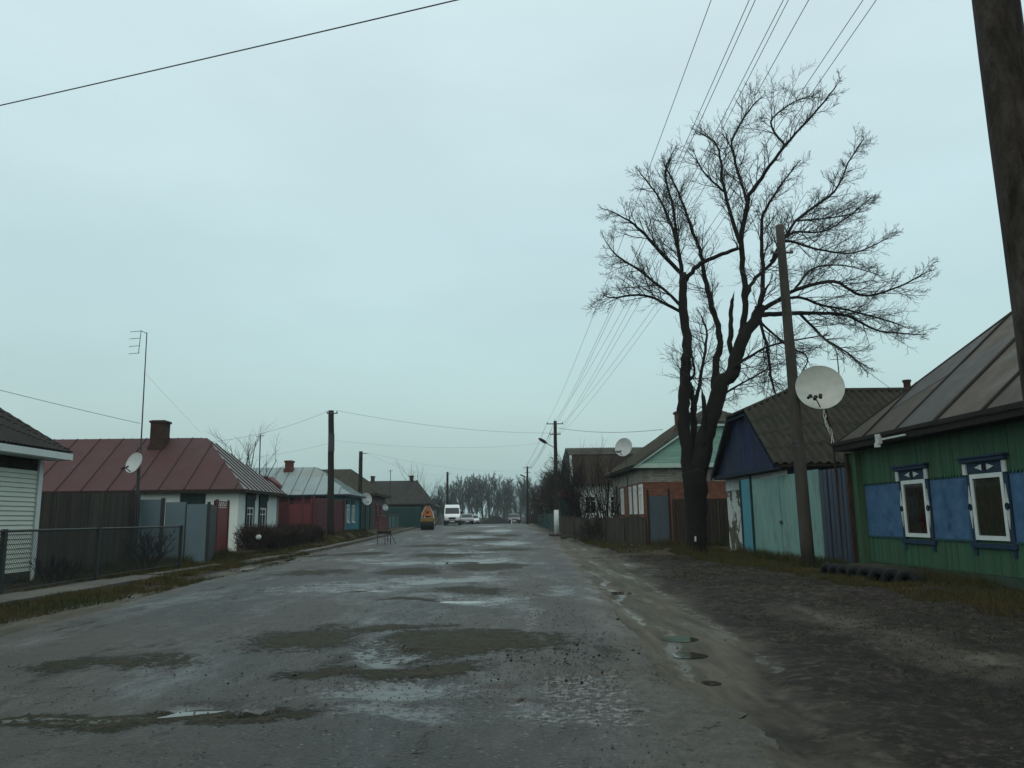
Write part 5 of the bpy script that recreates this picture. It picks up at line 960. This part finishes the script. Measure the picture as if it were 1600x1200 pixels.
fr = MB(); [fr.path([(s*.55, -.9, 1.1), (s*.5, -.85, 1.6), (s*.15, -.85, 2.25)], .03, 6) for s in (-1, 1)]; [fr.tube((s*.55, .1, 1.1), (s*.55, .1, 1.6), .03) for s in (-1, 1)]; fr.build('frame', 'fascia_white', v)
tb = MB(); tb.prism([(-.5, -.93, 1.3), (.46, -.93, 1.3), (.5, -.93, 1.38), (.03, -.93, 2.28), (-.07, -.93, 2.28), (-.54, -.93, 1.38)], (0, .03, 0)); t_ = tb.build('warning_board', 'orange', v)
MB().lathe((0, -.935, 1.62), (0, -1, 0), [(0, .0), (.13, 0), (.13, .008), (0, .008)], 16).build('emblem', 'rust', t_)
MB().path([(0, -.3, 1.15), (0, -.25, 1.35), (0, .0, 1.38)], [.2, .22, .1], 8).build('seat', 'plastic_dark', v); MB().tube((0, .45, 1.0), (0, .25, 1.5), .02).build('steering_column', 'steel_dark', v)
v.location = (-6.3, 77.3, H(-6.3, 77)); v.rotation_euler.z = R(4)
# portable sign stand
s = thing('sign_stand', 'dark portable sign stand with splayed legs at the left road edge', 'sign stand', (0, 0, 0)); b = MB(); b.tube((-.42, 0, .55), (-.42, 0, 1.62), .028); b.tube((.16, 0, .1), (.18, 0, 1.55), .028); b.tube((-.42, 0, 1.58), (.18, 0, 1.52), .022); b.tube((-.42, 0, .75), (.25, 0, .72), .025); s_f = b.build('frame', 'steel_dark', s)
MB().box(-.37, .13, .03, .05, .75, 1.5).build('sign_back', 'mauve_wall', s); MB().box(-.45, .35, -.02, .12, .55, .72).build('ballast_box', 'dark_wood', s)
for p0, p1 in (((-.42, 0, .6), (-.4, -.05, 0)), ((.0, 0, .6), (.03, -.2, -.02)), ((.3, 0, .62), (.62, -.1, 0)), ((.3, .05, .62), (.25, .5, 0))): MB().tube(p0, p1, .022).build('leg', 'steel_dark', s)
s.location = (-6.05, 45, H(-6.05, 45)+.02)
# ------------------------------------------------------------ trees
def rot_dir(d, ang, az):
    d = d.normalized(); a = d.orthogonal().normalized(); b = d.cross(a); return (d*math.cos(ang)+(a*math.cos(az)+b*math.sin(az))*math.sin(ang)).normalized()
def branch(mb, rg, p, d, L_, r, lev, spec):
    k = 5 if lev == 0 else 4 if lev == 1 else 3 if lev == 2 else 2; pts = [p.copy()]; cd = d.copy(); q = p.copy()
    for i in range(k):
        cd = (cd+Vector((rg.uniform(-1, 1), rg.uniform(-1, 1), rg.uniform(-1, 1)))*spec['wob']+Vector((0, 0, spec['up']))*(.5 if lev < 2 else 1)).normalized(); q = q+cd*(L_/k); pts.append(q.copy())
    rs = [r*(1-.72*i/k) for i in range(k+1)]; mb.path(pts, rs, 5 if r > .05 else 3, False)
    if lev >= spec['lev']: return
    n = spec['n'][lev]
    for j in range(n):
        f = lerp(spec['f0'], 1., (j+rg.random()*.8)/n); i = min(int(f*k), k-1); pp = pts[i].lerp(pts[i+1], f*k-i); dd = (pts[i+1]-pts[i]).normalized()
        nd = rot_dir(dd, R(rg.uniform(*spec['ang'])), rg.uniform(0, 6.283)); branch(mb, rg, pp, nd, L_*rg.uniform(*spec['ls'])*(1.15-.45*f), max(rs[i]*.55, spec['rmin']), lev+1, spec)
LIMBS=[
  [(-0.01,0.0,-0.04,0.342),(0.05,0.0,1.06,0.385),(0.08,0.0,2.1,0.428),(0.06,0.0,3.03,0.472)] ,
  [(-0.13,0.0,2.73,0.307),(-0.18,0.1,3.87,0.282),(-0.18,0.2,5.33,0.257),(-0.05,0.3,6.57,0.232),(0.12,0.4,7.83,0.207),(0.11,0.5,9.64,0.182),(0.14,0.6,10.76,0.156)] ,
  [(0.13,0.6,10.71,0.12),(-1.12,-0.1,11.77,0.088),(-1.97,-0.8,12.29,0.057),(-2.92,-1.5,12.52,0.027)] ,
  [(0.14,0.6,10.84,0.12),(0.09,1.23,12.52,0.092),(-0.34,1.87,14.43,0.062),(-0.97,2.5,15.86,0.031)] ,
  [(0.15,0.6,10.57,0.108),(-0.14,0.4,13.27,0.08),(-0.42,0.2,14.8,0.053),(-0.17,0.0,15.51,0.026)] ,
  [(0.11,0.5,9.13,0.096),(-1.51,-0.33,9.62,0.07),(-2.86,-1.17,9.31,0.045),(-3.36,-2.0,9.15,0.022)] ,
  [(0.07,0.5,9.38,0.096),(-1.2,1.0,10.84,0.073),(-2.23,1.5,11.81,0.05),(-2.66,2.0,12.68,0.025)] ,
  [(0.22,0.6,10.44,0.132),(0.73,0.47,11.05,0.12),(1.47,0.33,11.39,0.107),(2.3,0.2,11.66,0.095)] ,
  [(0.16,0.0,2.8,0.401),(0.45,-0.09,4.09,0.373),(0.71,-0.17,4.91,0.345),(1.17,-0.26,6.21,0.317),(1.55,-0.34,6.61,0.29),(2.01,-0.43,7.88,0.262),(2.52,-0.51,8.59,0.235),(2.72,-0.6,9.11,0.208)] ,
  [(0.99,0.0,6.01,0.212),(1.14,0.23,7.11,0.192),(1.46,0.45,8.16,0.171),(1.27,0.68,9.42,0.149),(1.12,0.9,10.66,0.128),(1.02,1.12,11.94,0.106),(0.84,1.35,12.75,0.083),(0.4,1.57,14.58,0.061),(-0.1,1.8,15.96,0.038)] ,
  [(2.04,-0.4,8.13,0.186),(2.13,-0.63,9.51,0.163),(2.07,-0.86,11.23,0.14),(2.33,-1.09,13.07,0.117),(2.84,-1.31,13.89,0.095),(3.72,-1.54,15.06,0.073),(4.81,-1.77,16.21,0.052),(5.68,-2.0,17.25,0.031)] ,
  [(2.19,-0.4,11.65,0.116),(1.84,0.08,13.93,0.096),(1.94,0.55,15.36,0.074),(1.9,1.03,16.46,0.052),(1.35,1.5,17.21,0.03)] ,
  [(2.42,-0.8,13.04,0.092),(2.19,-0.48,14.88,0.076),(2.23,-0.15,16.0,0.06),(3.13,0.18,17.52,0.043),(3.75,0.5,18.21,0.026)] ,
  [(2.21,-0.5,9.34,0.116),(2.7,0.0,10.24,0.103),(3.74,0.5,11.23,0.09),(4.99,1.0,13.09,0.076),(6.87,1.5,14.53,0.061),(7.81,2.0,16.04,0.046),(8.79,2.5,17.33,0.031)] ,
  [(2.71,-0.6,9.06,0.139),(3.05,-0.25,10.85,0.113),(3.25,0.1,12.74,0.086),(4.05,0.45,14.09,0.059),(5.08,0.8,15.39,0.031)] ,
  [(2.7,-0.6,8.94,0.139),(3.24,-0.97,9.2,0.119),(3.82,-1.33,9.51,0.1),(5.08,-1.7,9.71,0.081),(5.91,-2.07,9.07,0.063),(7.0,-2.43,9.26,0.045),(7.87,-2.8,9.68,0.028)] ,
  [(2.69,-0.6,8.77,0.139),(3.88,-0.18,8.92,0.119),(5.29,0.24,9.04,0.098),(6.6,0.66,9.02,0.077),(7.91,1.08,8.54,0.055),(9.87,1.5,8.44,0.032)] ,
  [(3.27,-0.9,9.22,0.091),(4.26,-0.56,9.44,0.08),(5.12,-0.22,9.25,0.067),(6.37,0.12,9.11,0.055),(8.2,0.46,8.72,0.042),(8.92,0.8,8.57,0.029)] ,
  [(4.44,0.0,8.96,0.083),(5.18,-0.33,7.87,0.063),(5.85,-0.67,7.26,0.044),(6.2,-1.0,6.63,0.025)] ,
  [(3.47,0.0,11.01,0.094),(3.84,-0.55,11.66,0.076),(4.9,-1.1,11.13,0.058),(5.93,-1.65,10.81,0.041),(6.97,-2.2,11.17,0.024)] ,
  [(3.77,0.0,11.66,0.083),(4.82,0.93,12.57,0.066),(6.66,1.87,13.03,0.048),(9.07,2.8,14.82,0.028)] ,
  [(1.27,0.0,6.26,0.118),(1.45,-0.45,6.66,0.095),(2.1,-0.9,7.12,0.072),(2.82,-1.35,7.45,0.05),(4.34,-1.8,7.66,0.029)] ,
  [(2.71,-0.5,8.59,0.093),(2.88,-0.57,7.4,0.074),(2.97,-0.63,5.99,0.055),(3.09,-0.7,5.64,0.037)] ,
  [(0.89,0.0,5.05,0.094),(1.36,0.67,5.82,0.074),(2.56,1.33,6.55,0.053),(4.13,2.0,7.36,0.03)] ,
  [(1.68,0.0,6.99,0.165),(1.73,0.1,8.13,0.138),(1.82,0.2,9.16,0.111),(2.01,0.3,9.65,0.083)] ,
  [(2.52,-0.5,8.6,0.116),(2.72,-0.75,9.27,0.08),(2.94,-1.0,9.84,0.046)] ,
  [(0.22,0.4,2.82,0.215),(0.25,0.43,4.14,0.191),(0.25,0.47,5.36,0.168),(0.27,0.5,6.15,0.144)] ,
  [(0.23,0.4,5.35,0.12),(0.66,0.67,6.63,0.093),(1.05,0.93,8.33,0.067),(0.97,1.2,9.2,0.039)] ,
  [(-0.06,0.3,6.32,0.095),(0.22,0.0,6.63,0.071),(0.13,-0.3,7.31,0.047)] ,
  [(0.38,-0.3,3.83,0.163),(0.46,-0.4,5.0,0.128),(0.41,-0.5,5.75,0.093)] ,
  [(3.94,-0.8,9.62,0.069),(4.99,-0.2,10.68,0.055),(6.53,0.4,10.99,0.04),(8.2,1.0,10.78,0.024)] ,
  [(2.75,-0.5,8.47,0.07),(3.92,0.17,7.75,0.055),(4.95,0.83,7.38,0.04),(4.58,1.5,6.48,0.025)] ,
  [(1.92,0.3,14.03,0.071),(0.98,-0.25,14.59,0.047),(0.49,-0.8,15.12,0.023)] ,
  [(3.94,-1.0,15.33,0.068),(3.75,-0.33,16.69,0.054),(4.98,0.33,17.89,0.04),(6.09,1.0,18.55,0.024)] ,
  [(4.82,0.6,12.93,0.063),(6.65,1.4,13.37,0.044),(8.41,2.2,13.97,0.025)] ,
]

rg = random.Random(77); bt = thing('bare_tree', 'big bare deciduous tree with forked dark trunk on the right verge', 'tree', (7.39, 29, 0))
tk = MB(); tw = MB(); BO = Vector((7.39, 29, 0)); CC = Vector((9.6, 29, 9.5))
def smooth_pts(L_):     # Catmull-Rom
    P = [Vector(p[:3]) for p in L_]; Rr = [p[3] for p in L_]; out = []; rs = []
    for i in range(len(P)-1):
        p0, p1, p2, p3 = P[max(i-1, 0)], P[i], P[i+1], P[min(i+2, len(P)-1)]; m = 5 if (p2-p1).length > .8 else 3
        for j in range(m):
            t = j/m; out.append(.5*((2*p1)+(p2-p0)*t+(2*p0-5*p1+4*p2-p3)*t*t+(3*p1-p0-3*p2+p3)*t**3)); rs.append(lerp(Rr[i], Rr[i+1], t))
    out.append(P[-1]); rs.append(Rr[-1]); return out, rs
spec = dict(wob=.15, up=.06, lev=3, n=[9, 8, 5], f0=.12, ang=(24, 52), ls=(.32, .52), rmin=.0065)
for li, L_ in enumerate(LIMBS):
    if li: L_ = [(a, b, c, d*(.9 if li in (1, 8) else .72)) for a, b, c, d in L_]
    pts, rs = smooth_pts(L_); pts = [p+BO for p in pts]
    pts = [p+Vector((rg.uniform(-1, 1), rg.uniform(-1, 1), 0))*min(.045, rs[i]*.5) for i, p in enumerate(pts)]
    if li == 0: pts[0] = pts[0]-Vector((0, 0, .1)); rs[0] *= 1.12
    tk.path(pts, [x*rg.uniform(.94, 1.06) for x in rs], 12 if rs[0] > .2 else 8 if rs[0] > .08 else 5)
    if rs[-1] > .045: 
        if rs[-1] < .12: tk.path([pts[-1], pts[-1]+Vector((rg.uniform(-.1, .1), 0, .3))], [rs[-1]*.8, .005], 5)
        continue
    tot = 0.; ln = sum((pts[i+1]-pts[i]).length for i in range(len(pts)-1)); s_ = 0.; nxt = .28*ln if rs[0] > .1 else .12*ln
    for i in range(len(pts)-1):
        seg = (pts[i+1]-pts[i]).length; dd = (pts[i+1]-pts[i]).normalized()
        while nxt < s_+seg:
            f = (nxt-s_)/seg; pp = pts[i].lerp(pts[i+1], f); nd = rot_dir(dd, R(rg.uniform(30, 58)), rg.uniform(0, 6.283)); nd = (nd+(pp-CC).normalized()*.28).normalized()
            fr_ = nxt/ln; branch(tw, rg, pp, nd, rg.uniform(1.0, 2.5)*(1.1-.72*fr_), min(.022, rs[i]*.45), 1, spec); nxt += rg.uniform(.15, .30)
        s_ += seg
    branch(tw, rg, pts[-1], (pts[-1]-pts[-2]).normalized(), rg.uniform(.3, .5), rs[-1]*.8, 1, spec)
tr_ = tk.build('trunk', 'bark', bt, smooth=True, recalc=False); tw.build('twigs', 'twig', bt, recalc=False)
wm_ = MB(); wm_.tube((7.24, 28.57, .48), (7.25, 28.57, .66), .03, n=8); wm_.build('white_tag', 'white_worn', bt)
print('twig faces', len(tw.f))
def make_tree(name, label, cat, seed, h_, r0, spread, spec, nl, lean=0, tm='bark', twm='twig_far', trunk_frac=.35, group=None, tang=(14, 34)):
    rg = random.Random(seed); t = thing(name, label, cat, (0, 0, 0), group); tk = MB(); tw = MB()
    pts = [Vector((0, 0, -.3))]; d = Vector((lean, 0, 1)).normalized(); k = 8
    for i in range(k): d = (d+Vector((rg.uniform(-1, 1), rg.uniform(-1, 1), 0))*.05).normalized(); pts.append(pts[-1]+d*(h_*.8/k))
    rs = [r0*(1-.85*i/k) for i in range(k+1)]; tk.path(pts, rs, 7); tk.build('trunk', tm, t, smooth=True, recalc=False)
    for j in range(nl):
        f = lerp(trunk_frac, 1., (j+.5*rg.random())/nl); i = min(int(f*k), k-1); pp = pts[i].lerp(pts[i+1], f*k-i); nd = rot_dir(Vector((0, 0, 1)), R(rg.uniform(*tang)), rg.uniform(0, 6.283))
        branch(tw, rg, pp, nd, h_*spread*(1.2-.6*f), r0*.30*(1.1-f*.6), 0, spec)
    tw.build('crown', twm, t, recalc=False); return t
def place_variants(vs, spots, labf, group):
    used = set()
    for i, (x, y, vi, sc, rz) in enumerate(spots):
        o = vs[vi] if vi not in used else copy_tree(vs[vi]); used.add(vi); o.location = (x, y, H(x, y)); o.rotation_euler.z = rz; o.scale = (sc, sc, sc); o['label'] = labf(i); o['group'] = group
sp = dict(wob=.12, up=.10, lev=3, n=[13, 10, 3], f0=.2, ang=(14, 40), ls=(.28, .48), rmin=.024)
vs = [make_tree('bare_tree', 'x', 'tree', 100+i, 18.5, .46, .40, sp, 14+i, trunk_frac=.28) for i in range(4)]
px2x = lambda px_, y: (px_-770)/1230*y
rgx = random.Random(5); spots = []
for i, (px_, y, sc) in enumerate([(686, 238, .82), (697, 225, .86), (710, 244, .92), (722, 230, .95), (733, 250, 1.0), (744, 228, .96), (756, 246, 1.04), (766, 232, 1.0), (777, 255, 1.02), (788, 236, .94), (799, 250, .98), (811, 240, .96), (822, 252, .98), (835, 240, .9), (849, 236, .84)]): spots.append((px2x(px_, y), y, i % 4, sc*.99, rgx.uniform(0, 6.28)))
place_variants(vs, spots, lambda i: 'tall bare tree beyond the crest, %s' % (nth(i, 15)+(' of fifteen' if i in (0, 14) else '')), 'tall bare trees beyond the crest')
# orchard at the right and shrubs
sp2 = dict(wob=.26, up=.05, lev=2, n=[10, 8], f0=.12, ang=(25, 62), ls=(.38, .62), rmin=.012)
vo = [make_tree('fruit_tree', 'x', 'tree', 200+i, 5.6, .15, .50, sp2, 13, twm='twig', trunk_frac=.18, tang=(20, 60)) for i in range(3)]
spots = [(5.9, 66, 0, .98, 0), (6.6, 71, 1, 1.08, 1), (5.7, 76, 2, 1.0, 2), (6.9, 80, 0, 1.1, 3), (5.6, 86, 1, .95, 4), (6.4, 92, 2, 1.1, 5), (5.5, 99, 0, .9, 1.5), (6.8, 105, 1, 1.0, 2.5), (8.2, 98, 2, 1.1, .4), (5.9, 60.0, 2, 1.05, .8)]
place_variants(vo, spots, lambda i: 'leafless fruit tree up the right verge, %s counting away from the lamp pole' % ['first', 'second', 'third', 'fourth', 'fifth', 'sixth', 'eighth', 'ninth', 'seventh'][i] if i < 9 else 'leafless fruit tree right behind the teal shed and the lamp pole', 'dark fruit trees up the right verge')
sp3 = dict(wob=.16, up=.09, lev=2, n=[9, 7], f0=.15, ang=(18, 42), ls=(.36, .58), rmin=.009)
def shrub(name, label, seed, x, y, h_, n, spread=22, rmin=None, m='bark', n0=9):
    rg = random.Random(seed); t = thing(name, label, 'shrub', (x, y, H(x, y)), 'bare shrubs'); mb = MB(); s_ = dict(sp3); s_['n'] = [n0, 6]
    for i in range(n): d = rot_dir(Vector((0, 0, 1)), R(rg.uniform(4, spread)), 6.283*i/n+rg.uniform(-.4, .4)); branch(mb, rg, Vector((x, y, H(x, y)))+Vector((d.x, d.y, 0))*.5, d, h_*rg.uniform(.8, 1.05), h_*.011, 0, s_)
    mb.build('stems', m, t, recalc=False)
shrub('bare_shrub', 'many stemmed bare shrub behind the grey fence before the mansard house', 1, 6.6, 46.8, 4.2, 8, 30, n0=7)
shrub('bare_shrub', 'tall slender bare shrub between the lamp pole and the mansard house', 2, 5.6, 54, 5.3, 6, 20, n0=6)
shrub('bare_shrub', 'bare shrub leaning over the picket fence', 3, 5.6, 50.5, 3.8, 8, 34)
shrub('bare_shrub', 'low dark bush against the middle of the grey brown fence', 4, 5.75, 43.6, 1.2, 14, 65)
shrub('bare_shrub', 'tall bare shrub behind the far end of the grey fence', 12, 7.3, 51.0, 4.6, 6, 26, n0=6)
shrub('bare_shrub', 'dry weeds behind the chain link fence at the left picture edge', 5, -10.4, 15.2, .95, 16, 40, n0=6)
shrub('bare_shrub', 'dry weeds behind the far end of the chain link fence', 6, -10.3, 24.2, 1.0, 14, 35, n0=6)
shrub('bare_shrub', 'dry weeds behind the middle of the chain link fence', 8, -10.5, 19.6, .55, 16, 50, n0=5)
shrub('bare_shrub', 'thin leafless tree top showing above the hip of the red roof', 7, -15.6, 50, 6.0, 6, 16, n0=6)
shrub('bare_shrub', 'thin leafless tree behind the ridge of the dark house', 9, -9.0, 97, 6.3, 6, 30, n0=6)
shrub('bare_shrub', 'grey bare bush on the verge just past the van', 10, -8.6, 118, 4.5, 10, 35)
# far undergrowth
rg = random.Random(21); mb = MB()
def us_(rg): x = rg.uniform(-60, 70); y = rg.uniform(205, 262); return (x, y, H(x, y)+rg.random()**1.6*(6.6+2.4*math.sin(x*.3)))
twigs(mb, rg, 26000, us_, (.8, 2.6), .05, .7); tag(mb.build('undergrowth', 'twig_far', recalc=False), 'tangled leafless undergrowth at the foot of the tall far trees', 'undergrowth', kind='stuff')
rg = random.Random(22); mb = MB()
def us2(rg): y = rg.uniform(60, 118); x = rg.choice([rg.uniform(5.0, 7), rg.uniform(5.4, 14)]); return (x, y, H(x, y)+rg.random()**1.5*2.3)
twigs(mb, rg, 9000, us2, (.3, .9), .014, .7); tag(mb.build('undergrowth', 'twig', recalc=False), 'dark tangled scrub between the fruit trees on the right', 'undergrowth', kind='stuff')
rg = random.Random(23)
tag(stones('litter', 26, lambda r: (5.0+2.1*(f_ := r.random())-.25+r.uniform(-.1, .1), 48.4-11.5*f_, H(5, 45)+.02), 'litter', 6, (.02, .05)), 'bits of pale litter along the foot of the grey brown fence', 'litter', kind='stuff')
# ------------------------------------------------------------ haze
hz = bpy.data.materials.new('haze'); hz.use_nodes = True; nt = hz.node_tree; nt.nodes.clear()
ho = N(nt, 'ShaderNodeOutputMaterial'); hv = N(nt, 'ShaderNodeVolumePrincipled', Density=.0004, Anisotropy=.2); hv.inputs['Color'].default_value = (.80, .95, .97, 1); nt.links.new(hv.outputs[0], ho.inputs['Volume']); MATS['haze'] = hz
tag(MB().box(-950, 950, -70, 2600, -9, 21).build('haze', 'haze'), 'thin grey winter haze over the street', 'haze', kind='stuff')
